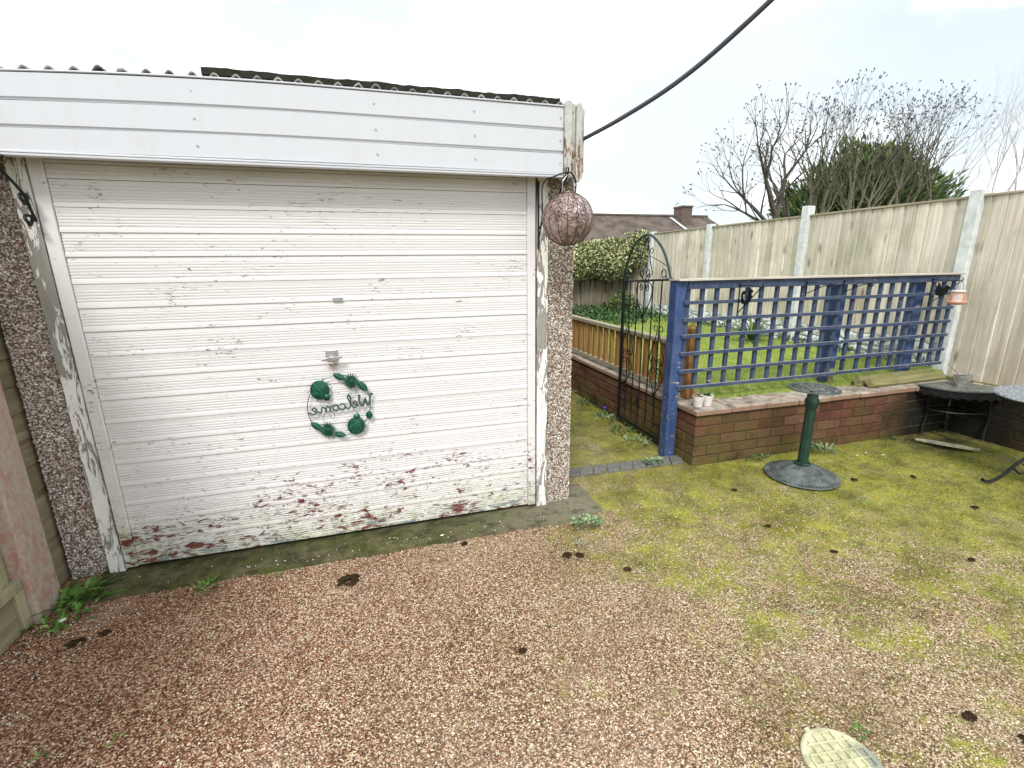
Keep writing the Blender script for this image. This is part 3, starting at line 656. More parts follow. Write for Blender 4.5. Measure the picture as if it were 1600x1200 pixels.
# black bracket seen edge-on at the left jamb
b = MB()
b.tube(smooth_pts([(-1.40, 2.22, 1.90), (-1.31, 2.25, 1.848), (-1.25, 2.29, 1.826)]), .0030, 8)
b.tube(smooth_pts([(-1.335, 2.33, 1.83), (-1.307, 2.35, 1.79), (-1.280, 2.37, 1.735), (-1.268, 2.38, 1.70), (-1.262, 2.385, 1.65), (-1.262, 2.40, 1.61)]), .0055, 8)
for (x, z) in ((-1.268, 1.690), (-1.268, 1.612)):
    b.tube([(x+.004*math.sin(t*2), 2.37+.018*math.cos(t), z+.018*math.sin(t)) for t in [i*.4 for i in range(17)]], .006, 8)
tag(b.build('scroll_bracket', M['black'], smooth=True), 'black scrolled iron bracket on the left door jamb under the fascia', 'bracket')

# welcome wreath on the door
def wp(px, py, y=2.402):
    ax = px/7.06; ay = py/7.06
    return Vector((-.363+(ax-20)*.00301-(ay-104)*.00033, y, .745-(ay-104)*.00333-(ax-71)*.0003))
wr = thing('welcome_wreath', 'green metal hoop sign with reversed Welcome script, leaves and ladybirds, hung on the door handle', 'wreath', tuple(wp(500, 740)))
cx_, cy_, rx_, ry_ = 492, 735, 347, 335
b = MB(); b.tube([wp(cx_+rx_*math.cos(t), cy_+ry_*math.sin(t)-0.04*rx_*math.cos(t), 2.404) for t in [2*math.pi*i/64 for i in range(65)]], .0021, 6)
b.build('hoop', M['wreath'], wr)
LT = [[(-2, 22), (0, 26), (2, 22), (3, 6), (5, 0), (8, 6), (10, 17), (12, 6), (14, 0), (17, 4), (20, 16), (19, 26), (22, 24)],
    [(20, 3), (25, 6), (29, 11), (27, 14.5), (24, 12), (23, 6), (25, 0), (30, 2), (34, 12), (38, 25), (38, 30), (35, 30), (33.5, 20), (33.5, 5), (36, 0), (41, 3)],
    [(50, 10), (48, 13), (44, 12), (41.5, 6), (44, 0), (48, 1), (52, 6), (55, 12)],
    [(57, 13), (53, 10), (52.5, 3), (56, 0), (60, 3), (61, 9), (57, 13), (62, 11.5)],
    [(63, 12), (65, 10), (65, 0), (66, 8), (69.5, 13), (71.5, 9), (71.5, 0), (73, 8), (76.5, 13), (78.5, 9), (78.5, 2), (80, 0), (84, 4)],
    [(84, 4), (90, 7), (93, 11), (91, 14.5), (87.5, 12), (86.5, 6), (89, 0), (95, 1), (99, 6)]]
strokes = [[(848-7.0*x_, 712+1.22*x_-4.7*y_) for x_, y_ in q] for q in LT]
tx = MB()
for st in strokes: tx.tube(smooth_pts([wp(x_, y_, 2.400) for x_, y_ in st], 4), .0052 if st is strokes[0] else .0042, 6, (Vector((0, 1, 0)), .5))
tx.build('welcome_script', plain('dull_green_metal', (.05, .11, .10), .4, .5, .2, var=.3), wr)
def disc(cx, cy, r, sx=1, n=24, y=2.398):
    b = MB(); V = [wp(cx, cy, y-.010)]
    for q in (.5, 1):
        V += [wp(cx+r*q*math.cos(2*math.pi*i/n)*sx, cy+r*q*math.sin(2*math.pi*i/n), y-(.008 if q == .5 else 0)) for i in range(n)]
    b.add(V, [(0, 1+i, 1+(i+1) % n) for i in range(n)]+[(1+i, 1+n+i, 1+n+(i+1) % n, 1+(i+1) % n) for i in range(n)]); return b
for (bx, by, hx, hy, r) in ((280, 560, 352, 636, 104), (680, 950, 686, 850, 100)):
    b = disc(bx, by, r); d2 = disc(hx, hy, r*.38, y=2.400); b.add(d2.v, d2.f)
    b2_ = MB(); dv = Vector((hx-bx, hy-by)).normalized(); pv = Vector((-dv.y, dv.x))
    for s_ in (-1, 1):
        for q in (-.6, 0, .6):
            a = Vector((bx, by))+dv*r*q+pv*s_*r*(1-.25*abs(q)); e = a+pv*s_*26+dv*10*q; b.tube([wp(a.x, a.y, 2.399), wp(e.x, e.y, 2.399)], .0016, 5)
        a = Vector((hx, hy))+dv*r*.3; e1 = a+dv*28+pv*s_*12; e2 = a+dv*34+pv*s_*34; e3 = a+dv*20+pv*s_*36
        b.tube([wp(q.x, q.y, 2.399) for q in (a, e1, e2, e3)], .0010, 5)
        for (qa, qb) in ((-.55, .35), (.05, .55), (-.2, .75)):
            c_ = Vector((bx, by))+dv*r*qa+pv*s_*r*qb*.8
            b2_.tube([wp(c_.x+13*math.cos(t), c_.y+13*math.sin(t), 2.3895) for t in [i*.7 for i in range(10)]], .0010, 5)
    lo = b.build('ladybird', M['wreath'], wr, smooth=True); e_ = Vector((bx, by))-dv*r*.9; g_ = Vector((bx, by))+dv*r*.7; b2_.tube([wp(e_.x, e_.y, 2.394), wp(bx, by, 2.3865), wp(g_.x, g_.y, 2.392)], .0010, 5); b2_.build('wing_marks', M['vein'], lo)
for (fx, fy, r) in ((618, 462, 98), (364, 995, 98)):
    b = MB(); n = 18
    for i in range(n):
        a = 2*math.pi*i/n+.1; c_ = wp(fx, fy, 2.394); 
        p1 = wp(fx+r*math.cos(a), fy+r*math.sin(a), 2.399); d_ = p1-c_; b.leaf(c_, d_, Vector((0, -1, 0)), d_.length, .0125, .12)
    d2 = disc(fx, fy, r*.3, y=2.395); b.add(d2.v, d2.f); b.build('daisy', M['wreath'], wr)
for (x0, y0, x1, y1, wd) in ((415, 388, 560, 438, .032), (680, 455, 805, 565, .036), (178, 912, 310, 995, .034), (430, 1035, 568, 1058, .032), (822, 780, 830, 880, .034)):
    a = wp(x0, y0, 2.398); e = wp(x1, y1, 2.398); b = MB(); dd = (e-a); prp = Vector((0, -1, 0)).cross(dd).normalized(); V = []; n = 9
    for i in range(n):
        t = i/(n-1); wv = math.sin(math.pi*t)**.75*wd*.5; c_ = a+dd*t; V += [c_-prp*wv, c_+Vector((0, -.004*math.sin(math.pi*t), 0)), c_+prp*wv]
    b.add(V, [(i*3+k, i*3+k+1, i*3+k+4, i*3+k+3) for i in range(n-1) for k in (0, 1)]); lo = b.build('metal_leaf', M['wreath'], wr); b = MB(); b.tube([a+Vector((0, -.005, 0)), a.lerp(e, .5)+Vector((0, -.0085, 0)), e+Vector((0, -.005, 0))], .0009, 5)
    for t in (.3, .5, .7):
        for s_ in (-1, 1): b.tube([a+dd*t+Vector((0, -.0075, 0)), a+dd*(t+.14)+prp*s_*wd*.30+Vector((0, -.005, 0))], .0006, 4)
    b.build('vein', M['vein'], lo)
for st in ([(672, 548), (678, 590), (655, 635), (610, 640), (584, 615), (595, 590), (618, 592), (618, 612)], [(318, 910), (312, 860), (340, 810), (395, 798), (435, 818), (440, 850), (415, 866), (392, 852), (402, 834)]):
    b = MB(); b.tube(smooth_pts([wp(x_, y_, 2.403) for x_, y_ in st], 5), .0011, 6); b.build('tendril', M['wreath'], wr)
b = MB(); b.tube([(-.222, 2.385, .962), (-.224, 2.392, .93), wp(460, 385, 2.399)], .0013, 6); b.tube([(-.219, 2.382, .962), (-.222, 2.390, .93), wp(463, 395, 2.396)], .0011, 6)
b.build('string', M['string'], wr)

# ------------------------------------------------------------------ brick walls
def bricks(mb, ax, fixed, a0, a1, z0, courses, out=1, thick=.1, L_=.215, H=.0655, J=.0095):
    """running bond face; ax 'x' = wall runs along x at y=fixed (face towards -y), 'y' = runs along y at x=fixed (face to out)"""
    for c_ in range(courses):
        z = z0+c_*(H+J); a = a0-(.0 if c_ % 2 == 0 else (L_+J)/2)
        while a < a1-.01:
            s0 = max(a, a0); s1 = min(a+L_, a1)
            if s1-s0 > .02:
                q = R.uniform(-.002, .002); dz = R.uniform(-.001, .001)
                if ax == 'x': mb.box(s0, s1, fixed+q, fixed+thick, z+dz, z+H+dz)
                else:
                    xa = fixed+q*out; xb = fixed-thick*out; mb.box(min(xa, xb), max(xa, xb), s0, s1, z+dz, z+H+dz)
            a += L_+J
def wall(name, label, core, faces, cap_boxes, base):
    t = thing(name, label, 'wall', base)
    b = MB(); b.box(*core); b.build('mortar_core', M['mortar'], t)
    b = MB()
    for f in faces: bricks(b, *f)
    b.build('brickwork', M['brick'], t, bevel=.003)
    b = MB()
    for c_ in cap_boxes: b.box(*c_)
    b.build('coping', M['cap'], t, bevel=.006)
    return t
def caps_x(x0, x1, y0, y1, z0, z1, step=.30):
    o = []; x = x0
    while x < x1-.02:
        e = min(x+step-.006, x1); o.append((x, e, y0+R.uniform(-.004, .004), y1, z0, z1+R.uniform(-.003, .003))); x += step
    return o
Z5 = -.003
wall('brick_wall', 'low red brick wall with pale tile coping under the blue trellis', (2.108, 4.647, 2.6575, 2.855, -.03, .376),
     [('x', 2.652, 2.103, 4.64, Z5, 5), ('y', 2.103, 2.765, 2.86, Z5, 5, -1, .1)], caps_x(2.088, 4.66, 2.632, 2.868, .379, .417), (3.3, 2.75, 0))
cy = []
y = 2.60
while y > -.6:
    cy.append((4.625, 4.80, y-.294, y, .379, .415+R.uniform(-.003, .003))); y -= .30
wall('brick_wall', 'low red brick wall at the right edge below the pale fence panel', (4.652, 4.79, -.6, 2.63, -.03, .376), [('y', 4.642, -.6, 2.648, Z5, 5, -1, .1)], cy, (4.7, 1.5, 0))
cy = []; y = 2.872
while y < 8.3:
    cy.append((2.088, 2.30, y, y+.294, .379, .417+R.uniform(-.003, .003))); y += .30
wall('brick_wall', 'red brick retaining wall running back beside the path behind the iron gate', (2.112, 2.29, 2.872, 8.35, -.03, .376), [('y', 2.103, 2.872, 8.3, Z5, 5, -1, .1)], cy, (2.2, 5, 0))

# ------------------------------------------------------------------ lawn
def lawn_z(x, y): return .425+.012*(x-2.2)+.010*(y-2.9)+.006*mnoise.noise(Vector((x*3, y*3, 0)))
g = MB(); NXl, NYl = 80, 120
for j in range(NYl+1):
    for i in range(NXl+1):
        x = 2.29+2.65*i/NXl; y = 2.80+5.75*j/NYl; z = lawn_z(x, y)
        if j == 0: z = .40; y = 2.855+.02*mnoise.noise(Vector((x*6, 0, 0)))
        elif j == 1: y = 2.862+.02*mnoise.noise(Vector((x*6, 0, 0)))
        g.v.append((x, y, z))
for j in range(NYl):
    for i in range(NXl): a = j*(NXl+1)+i; g.f.append((a, a+1, a+NXl+2, a+NXl+1))
struct(g.build('lawn', M['lawn'], origin=(3.5, 5, .4), smooth=True))
g = MB()
for _ in range(42000):
    u = R.random()**1.7; y = 2.85+5.4*u; x = R.uniform(2.31, 4.82); z = lawn_z(x, y); h = R.uniform(.008, .022)*(1+.5*u); a = R.uniform(0, 6.28); w_ = .0016*(1+2*u)
    lx, ly = R.uniform(-.01, .01), R.uniform(-.01, .01)
    g.add([(x-w_*math.cos(a), y-w_*math.sin(a), z-.003), (x+w_*math.cos(a), y+w_*math.sin(a), z-.003), (x+lx, y+ly, z+h)], [(0, 1, 2)])
o = g.build('grass', M['grass'], origin=(3.5, 5, .4)); o['kind'] = 'stuff'; tag(o, 'short bright green grass of the raised lawn', 'grass')

# ------------------------------------------------------------------ big pale fence along x = 4.85
FX = 4.852
posts_y = [-.33, 1.285, 2.90, 4.54, 6.19, 7.72, 9.30]
ptop = {0: 1.98, 1: 1.98, 2: 1.975, 3: 2.03, 4: 1.965, 5: 1.955, 6: 1.95}
fe = thing('garden_fence', 'tall pale close-boarded fence with concrete posts along the right of the lawn', 'fence', (FX, 4, .4))
for i, y in enumerate(posts_y):
    b = MB(); b.box(FX-.035, FX+.065, y-.045, y+.045, -.02, ptop[i]); b.build('concrete_post', M['conc'], fe, bevel=.006)
def vboards(mb, ax, fixed, a0, a1, z0, z1, bw=.105, th=.014, face=-1):
    a = a0
    while a < a1-.01:
        e = min(a+bw-.002, a1); t1 = th+R.uniform(0, .006); d0 = .004; zz = z1+R.uniform(-.002, .002)
        s0 = fixed+face*(t1); s1 = fixed+face*(t1-.010)
        P = [(a+R.uniform(.001, .003), s0), (e-R.uniform(.001, .004), s1), (e, fixed), (a, fixed)]
        if ax == 'y': vs = [(q, p, z) for z in (z0, zz) for p, q in P]
        else: vs = [(p, q, z) for z in (z0, zz) for p, q in P]
        mb.add(vs, [(0, 1, 2, 3), (7, 6, 5, 4), (0, 4, 5, 1), (1, 5, 6, 2), (2, 6, 7, 3), (3, 7, 4, 0)]); a += bw
for i in range(len(posts_y)-1):
    a, b2 = posts_y[i]+.047, posts_y[i+1]-.047
    pt = 1.925; pb = .405 if i < 2 else .70
    b = MB(); vboards(b, 'y', FX+.022, a, b2, pb, pt-.012); pn = b.build('fence_panel', M['fence'], fe)
    b = MB(); b.box(FX-.006, FX+.044, a, b2, pt-.010, pt+.010); b.build('capping_rail', M['rail'], pn, bevel=.003)
    b = MB(); b.box(FX+.004, FX+.044, a, b2, -.02 if i < 2 else .25, pb-.004); b.build('gravel_board', M['gb'], fe)
# dark timber ledge at the foot of the right panel
b = MB(); b.box(4.803, 4.828, .5, 2.84, .33, .425); b.box(4.83, 4.8555, .5, 2.84, .33, .405)
tag(b.build('edging_plank', M['log']), 'dark damp edging board at the foot of the right fence panel', 'board')
# old fence across the back
bf = thing('back_fence', 'weathered grey-brown close-boarded fence across the far end of the lawn', 'fence', (3.5, 8.45, .45))
b = MB(); vboards(b, 'x', 8.46, 1.2, 4.835, .42, 1.42, .09); b.build('fence_panel', M['backf'], bf)
for x in (1.25, 3.0, 4.74):
    b = MB(); b.box(x-.04, x+.04, 8.475, 8.555, -.02, 1.50); b.build('fence_post', M['backf'], bf)

# ------------------------------------------------------------------ left boundary fence
lf = thing('side_fence', 'green-stained panel fence with a pinkish concrete post at the left edge', 'fence', (-1.5, 1.6, 0))
b = MB(); b.box(-1.545, -1.445, 2.135, 2.292, -.02, 2.1); b.build('concrete_post', M['pconc'], lf, bevel=.008)
b = MB(); vboards(b, 'y', -1.505, .1, 2.132, .20, 1.95, .10, .014, 1); p_ = b.build('fence_panel', M['leftf'], lf)
b = MB(); b.box(-1.495, -1.466, .1, 2.132, .172, .215); b.box(-1.495, -1.466, 2.085, 2.132, .005, .170); b.build('bottom_rail', M['leftf'], p_, bevel=.003)
b = MB(); b.box(-1.510, -1.480, .1, 2.082, .0, .168); b.build('gravel_board', M['leftp'], lf)
b = MB(); z = .0
while z < 1.95:
    h = .118; b.add([(-1.515+R.uniform(0, .003), 2.295, z), (-1.508+R.uniform(0, .003), 2.295, z+.002), (-1.512, 2.295, z+h-.002), (-1.53, 2.295, z+h-.002), (-1.515, 3.6, z), (-1.508, 3.6, z+.002), (-1.512, 3.6, z+h-.002), (-1.53, 3.6, z+h-.002)],
        [(0, 1, 2, 3), (7, 6, 5, 4), (1, 0, 4, 5), (2, 1, 5, 6), (3, 2, 6, 7), (0, 3, 7, 4)]); z += h
b.build('plank_panel', M['leftp'], lf)
b = MB(); b.box(-1.60, -1.56, .1, 3.6, 0, 1.9); b.build('backing_boards', M['leftp'], lf)

# ------------------------------------------------------------------ picket fence on the inner wall
pf = thing('picket_fence', 'low orange-brown picket fence standing on the wall beside the path', 'fence', (2.17, 5, .42))
b = MB(); b.box(2.14, 2.20, 3.0, 8.3, .45, .483); b.build('bottom_rail', M['rail'], pf, bevel=.003)
b = MB(); b.box(2.125, 2.195, 2.99, 8.3, .815, .850); b.build('top_rail', M['rail'], pf, bevel=.004)
y = 3.06; k = 0
while y < 8.25:
    b = MB(); b.box(2.142, 2.176, y-.021, y+.021, .484, .814); b.build('baluster', M['picket'], pf); y += .122; k += 1
for y in (2.955, 5.4, 7.9):
    b = MB(); b.box(2.205, 2.275, y-.035, y+.035, .42, .95); q = len(b.v); b.add([(2.205, y-.035, .95), (2.275, y-.035, .95), (2.275, y+.035, .95), (2.205, y+.035, .95), (2.24, y, .985)], [(0, 1, 4), (1, 2, 4), (2, 3, 4), (3, 0, 4)])
    b.build('post', M['picket'], pf)

# ------------------------------------------------------------------ blue trellis
tr = thing('trellis', 'blue-painted square trellis screen with posts standing along the low brick wall', 'trellis', (3.3, 2.87, .42))
b = MB(); b.box(1.998, 2.078, 2.838, 2.922, -.01, 1.300); b.build('corner_post', M['bluep'], tr, bevel=.004)
for x in (3.505, 4.36):
    b = MB(); b.box(x, x+.085, 2.885, 2.965, .40, 1.265); b.build('post', M['bluep'], tr, bevel=.004)
b = MB(); b.box(3.52, 3.57, 2.872, 2.8835, .42, .565); b.build('foot_block', M['log'], tr)
b = MB(); n = 44; V = []
for i in range(n+1):
    x = 1.992+2.75*i/n; q = .003*mnoise.noise(Vector((x*5, 0, 0))); V += [(x, 2.800, 1.301+q), (x, 2.925, 1.301+q), (x, 2.925, 1.312+q), (x, 2.800+q, 1.312+q)]
b.v = V
for i in range(n):
    for k in range(4): b.f.append((i*4+k, i*4+4+k, i*4+4+(k+1) % 4, i*4+(k+1) % 4))
b.f += [(0, 1, 2, 3), (n*4+3, n*4+2, n*4+1, n*4)]; b.build('capping_strip', M['capst'], tr)
for (a, e) in ((2.082, 3.545), (3.548, 4.725)):
    b = MB(); b.box(a, e, 2.822, 2.846, 1.243, 1.299); b.build('top_rail', M['blue'], tr, bevel=.002)
for z in (1.147, 1.030, .912, .788, .660, .537):
    for (a, e) in ((2.058, 3.545), (3.548, 4.722)):
        b = MB(); n = 10; V = []; dz = .010 if a > 3 else 0
        s0 = R.uniform(-.002, .002)
        for i in range(n+1):
            x = a+(e-a)*i/n; q = .004*math.sin(x*2+z*9)*.5+s0+dz*(z < .8)*.6
            V += [(x, 2.822, z-.012+q), (x, 2.840, z-.012+q), (x, 2.840, z+.012+q), (x, 2.822, z+.012+q)]
        b.v = V
        for i in range(n):
            for k in range(4): b.f.append((i*4+k, i*4+4+k, i*4+4+(k+1) % 4, i*4+(k+1) % 4))
        b.f += [(0, 1, 2, 3), (n*4+3, n*4+2, n*4+1, n*4)]
        b.build('horizontal_batten', M['blue'], tr)
for x in (2.097, 2.215, 2.340, 2.467, 2.600, 2.732, 2.867, 2.993, 3.116, 3.238, 3.360, 3.470, 3.62, 3.768, 3.895, 4.018, 4.138, 4.258, 4.48, 4.60, 4.708):
    b = MB(); q = R.uniform(-.004, .004); b.obox((x+q*.5, 2.853, .887), (.0145, 0, 0), (0, .0095, 0), (q, 0, .355)); b.build('vertical_batten', M['blue'], tr)

# brackets on the trellis: they stick out towards the patio
def spiral(c, r, turns, n, plane):
    return [plane(c[0]+r*(1-.65*i/n)*math.cos(turns*6.283*i/n), c[1]+r*(1-.65*i/n)*math.sin(turns*6.283*i/n)) for i in range(n+1)]
def bracket(x, label, kind):
    t = thing('plant_bracket', label, 'bracket', (x, 2.82, 1.0), 'iron brackets on the trellis')
    P = lambda u, z: Vector((x, 2.815-u, z)); b = MB()
    if kind == 'animal':
        b.tube([P(0, 1.275), P(0, 1.045)], .0050, 8); b.tube([P(0, 1.262), P(.17, 1.262), P(.20, 1.256), P(.205, 1.262), P(.210, 1.28)], .0035, 8)
        b.tube([P(.003, 1.065), P(.19, 1.25)], .0035, 8)
    else:
        b.tube([P(0, 1.275), P(0, 1.165)], .0050, 8); b.tube([P(.0, 1.185), P(.13, 1.243), P(.20, 1.262)], .0035, 8)
        b.tube(spiral((.212, 1.246), .018, 1.2, 18, P), .0028, 6); b.tube([P(0, 1.270), P(.20, 1.266)], .0025, 6)
    b.build('iron_frame', M['black'], t, smooth=True)
    return t, P
t, P = bracket(2.50, 'black bracket with a squirrel silhouette at the left end of the trellis', 'animal')
sq = [(.030, 1.135), (.022, 1.165), (.020, 1.200), (.032, 1.222), (.050, 1.225), (.060, 1.205), (.052, 1.198), (.044, 1.205), (.038, 1.195), (.044, 1.170), (.060, 1.150), (.075, 1.172), (.082, 1.200), (.080, 1.222), (.090, 1.236), (.100, 1.232), (.104, 1.245), (.112, 1.236), (.124, 1.232), (.128, 1.222), (.112, 1.210), (.118, 1.195), (.132, 1.190), (.128, 1.182), (.112, 1.182), (.110, 1.160), (.100, 1.146), (.07, 1.130)]
b = MB(); b.prism(sq, lambda u, v, w_: P(u, v)+Vector((w_-.002, 0, 0)), .004); b.build('squirrel_silhouette', M['black'], t)
bracket(3.10, 'short black bracket with a curled tip, left of the middle trellis post', 'curl')
bracket(3.46, 'short black bracket with a curled tip, fixed on the middle trellis post', 'curl')
t, P = bracket(4.40, 'black bracket with a bird silhouette at the right end of the trellis', 'animal')
bd = [(.018, 1.215), (.035, 1.205), (.030, 1.170), (.045, 1.140), (.075, 1.132), (.105, 1.145), (.122, 1.170), (.126, 1.195), (.142, 1.203), (.126, 1.212), (.112, 1.222), (.096, 1.214), (.088, 1.196), (.070, 1.200), (.055, 1.235), (.040, 1.245), (.045, 1.215)]
b = MB(); b.prism(bd, lambda u, v, w_: P(u, v)+Vector((w_-.002, 0, 0)), .004); b.build('bird_silhouette', M['black'], t)
# peach lantern on that bracket
hl = thing('hanging_lamp', 'small peach plastic lantern hanging from the bracket by the fence', 'lantern', (4.36, 2.60, 1.07))
c_ = (4.375, 2.605, 1.078)
b = MB(); b.lathe([(.0, 0), (.040, .0), (.056, .010), (.062, .022), (.060, .028), (.056, .028), (.05, .020), (0, .016)], c_, 28); b.build('base_dish', M['peach'], hl, smooth=True)
b = MB()
for k in range(22):
    a = 2*math.pi*k/22; b.tube([(c_[0]+.057*math.cos(a), c_[1]+.057*math.sin(a), c_[2]+.026), (c_[0]+.040*math.cos(a), c_[1]+.040*math.sin(a), c_[2]+.100)], .0017, 5)
b.build('cage', M['peach'], hl)
b = MB(); b.lathe([(0, .026), (.034, .026), (.030, .098), (0, .098)], c_, 20); b.build('inner_globe', M['shade'], hl, smooth=True)
b = MB(); b.lathe([(.040, .098), (.046, .100), (.045, .108), (.038, .110), (0, .110)], c_, 28); b.build('top_ring', M['shade'], hl, smooth=True)
b = MB(); b.tube(smooth_pts([(c_[0]-.042, c_[1], c_[2]+.104), (c_[0]-.02, c_[1], c_[2]+.16), (c_[0]+.01, c_[1], c_[2]+.185), (c_[0]+.036, c_[1], c_[2]+.15), (c_[0]+.045, c_[1], c_[2]+.104)]), .0018, 6); b.build('wire_handle', M['black'], hl)

# ------------------------------------------------------------------ wrought iron gate, standing open against the wall
gt = thing('garden_gate', 'tall black arched wrought-iron garden gate standing open against the brick wall', 'gate', (2.08, 2.94, 0))
gx = 2.072
G = lambda u, z, dx=0: Vector((gx+dx, u, z))
fl = (Vector((1, 0, 0)), .6)
# scale from the fitted plane (x=2.147) to x=gx
sc_ = gx/2.147
def GT(pts, dx=0): return [Vector((gx+dx, p[0]*sc_, CAM_H+(p[1]-CAM_H)*sc_)) for p in pts]
b = MB(); b.box(gx-.013, gx+.013, 3.067*sc_, 3.067*sc_+.026, .045, 1.305); b.box(gx-.010, gx+.010, 3.815*sc_, 3.835*sc_, .045, 1.275)
b.box(gx-.008, gx+.008, 3.10*sc_, 3.815*sc_, .052, .072)
b.tube(GT([(3.10, 1.300), (3.82, 1.268)]), .0085, 8); b.build('frame', M['black'], gt)
b = MB(); ar = smooth_pts(GT([(3.838, 1.272), (3.812, 1.36), (3.785, 1.43), (3.70, 1.555), (3.58, 1.625), (3.478, 1.642), (3.385, 1.612), (3.27, 1.53), (3.19, 1.424), (3.150, 1.340), (3.118, 1.285)]), 5)
b.tube(ar, .0105, 8, (Vector((0, 1, 0)), .6)); b.build('arch', M['green'], gt, smooth=True)
for (u, t0) in ((3.715, 1.275), (3.600, 1.278), (3.485, 1.283), (3.365, 1.289), (3.245, 1.295)):
    b = MB(); b.tube(GT([(u, t0), (u, .09)]), .0052, 8); b.build('bar', M['black'], gt, smooth=True)
def S(pts, r=.0042, n=5): b_ = MB(); b_.tube(smooth_pts(GT(pts, -.004), n), r, 6); return b_
def ringp(c, r, a0=0, turns=1.15, sgn=1): return [(c[0]+r*(1-.18*i/12)*math.cos(a0+sgn*turns*6.283*i/12), c[1]+r*(1-.18*i/12)*math.sin(a0+sgn*turns*6.283*i/12)) for i in range(13)]
sc1 = MB()
def addS(pts, r=.0042, n=4): sc1.tube(smooth_pts(GT(pts, -.005), n), r, 6)
addS([(3.497, 1.615), (3.530, 1.530), (3.562, 1.440), (3.592, 1.345), (3.598, 1.325)]); addS([(3.470, 1.615), (3.445, 1.530), (3.418, 1.440), (3.385, 1.355), (3.395, 1.325), (3.430, 1.297)])
addS([(3.558, 1.460), (3.64, 1.43), (3.79, 1.385)], .003); addS([(3.428, 1.478), (3.32, 1.445), (3.19, 1.400)], .003)
for c in ((3.516, 1.600), (3.462, 1.600)): addS(ringp(c, .024), .0036)
for c in ((3.590, 1.500), (3.405, 1.515)): addS(ringp(c, .022), .0030)
for c in ((3.535, 1.335), (3.440, 1.340)): addS(ringp(c, .030), .0038)
addS([(3.560, 1.345), (3.520, 1.300), (3.505, 1.285)]); addS([(3.415, 1.345), (3.465, 1.305), (3.475, 1.285)])
addS(ringp((3.222, 1.340), .032), .0038); addS([(3.19, 1.33), (3.17, 1.30), (3.125, 1.292)]); addS(ringp((3.772, 1.318), .030), .0038); addS([(3.80, 1.325), (3.795, 1.29), (3.75, 1.272)])
# heart below the top rail
for s_ in (-1, 1):
    k = lambda u: 3.485+s_*u
    addS([(k(.025), 1.215), (k(.055), 1.240), (k(.050), 1.268), (k(.020), 1.275)]); addS([(k(.0), 1.262), (k(.06), 1.275), (k(.112), 1.235), (k(.115), 1.17), (k(.07), 1.08), (k(.012), 1.00)])
    addS(ringp((k(.045), 1.225), .026), .0036)
def flower(u, z, r=.030):
    for i in range(6):
        a = i*math.pi/3+.3; p = GT([(u, z)], -.006)[0]; e = GT([(u+r*math.cos(a), z+r*math.sin(a))], -.014)[0]; sc1.leaf(p, e-p, Vector((-1, 0, 0)), (e-p).length, .016, .2)
for (u, z) in ((3.485, .985), (3.715, .36), (3.245, .37), (3.485, .245), (3.81, .955)): flower(u, z, .034)
for u0, zt in ((3.715, .900), (3.245, .915)):
    for s_ in (-1, 1):
        k = lambda u: u0+s_*u
        addS(ringp((k(.036), zt), .026), .0034); addS([(k(.012), zt-.02), (k(.045), .80), (k(.085), .72), (k(.095), .66), (k(.07), .63), (k(.03), .655)])
        addS(ringp((k(.040), .645), .030), .0034); addS(ringp((k(.040), .575), .030), .0034)
        addS([(k(.03), .59), (k(.085), .56), (k(.09), .51), (k(.05), .44), (k(.008), .375)])
for s_ in (-1, 1): addS(ringp((3.485+s_*.03, .29), .022), .003)
sc1.build('scrollwork', M['black'], gt, smooth=True)

# ------------------------------------------------------------------ cast pedestal
pc = Vector((2.700, 2.290, 0))
pd = thing('table_pedestal', 'dark green cast pedestal with a flared petal base and pierced top plate on the patio', 'pedestal', tuple(pc))
b = MB(); b.lathe([(0, .004), (.225, .004), (.228, .010), (.224, .016), (.195, .020), (.190, .024), (.165, .040), (.12, .062), (.075, .078), (.045, .084), (.040, .092)], pc, 64)
b.v = [(v[0], v[1], v[2]+(.0035*abs(math.sin(4*math.atan2(v[1]-pc.y, v[0]-pc.x)))*(1 if .05 < math.hypot(v[0]-pc.x, v[1]-pc.y) < .19 else 0))) for v in b.v]
base = b.build('base', M['pewter'], pd, smooth=True)
b = MB()
for k in range(64):
    a = 2*math.pi*k/64; r0, r1 = .198, .221
    b.tube([(pc.x+r0*math.cos(a), pc.y+r0*math.sin(a), .0215), (pc.x+r1*math.cos(a), pc.y+r1*math.sin(a), .0195)], .0036, 5)
b.build('rim_notches', M['pewter'], base)
b = MB()
for k in range(8):
    a = 2*math.pi*k/8+.2; ax_ = Vector((math.cos(a), math.sin(a), 0)); ty = Vector((-math.sin(a), math.cos(a), 0))
    pts = []
    for i in range(11):
        t = i/10; r = .055+.12*math.sin(math.pi*t); w_ = .055*math.cos(math.pi*t); z = .088-.068*((r-.04)/.15)**1.3; pts.append(pc+ax_*r+ty*w_*(r/.12)+Vector((0, 0, z)))
    b.tube(pts, .0026, 5)
b.build('petal_relief', M['pewter'], base)
b = MB(); b.lathe([(.040, .086), (.048, .090), (.048, .100), (.038, .104)], pc, 28); b.build('collar', M['green'], pd, smooth=True)
b = MB(); prf = [(.033, .10), (.032, .12)]+[(.031-.002*(i/12), .12+.36*i/12) for i in range(13)]+[(.034, .488), (.037, .495), (.036, .505), (.040, .520), (.041, .535), (.036, .550), (.031, .558), (.030, .600), (.034, .610)]
b.lathe(prf, pc, 32)
b.v = [(pc.x+(v[0]-pc.x)*(1+.05*math.cos(8*math.atan2(v[1]-pc.y, v[0]-pc.x))), pc.y+(v[1]-pc.y)*(1+.05*math.cos(8*math.atan2(v[1]-pc.y, v[0]-pc.x))), v[2]) for v in b.v]
b.build('column', M['green'], pd, smooth=True)
b = MB(); zt = .622
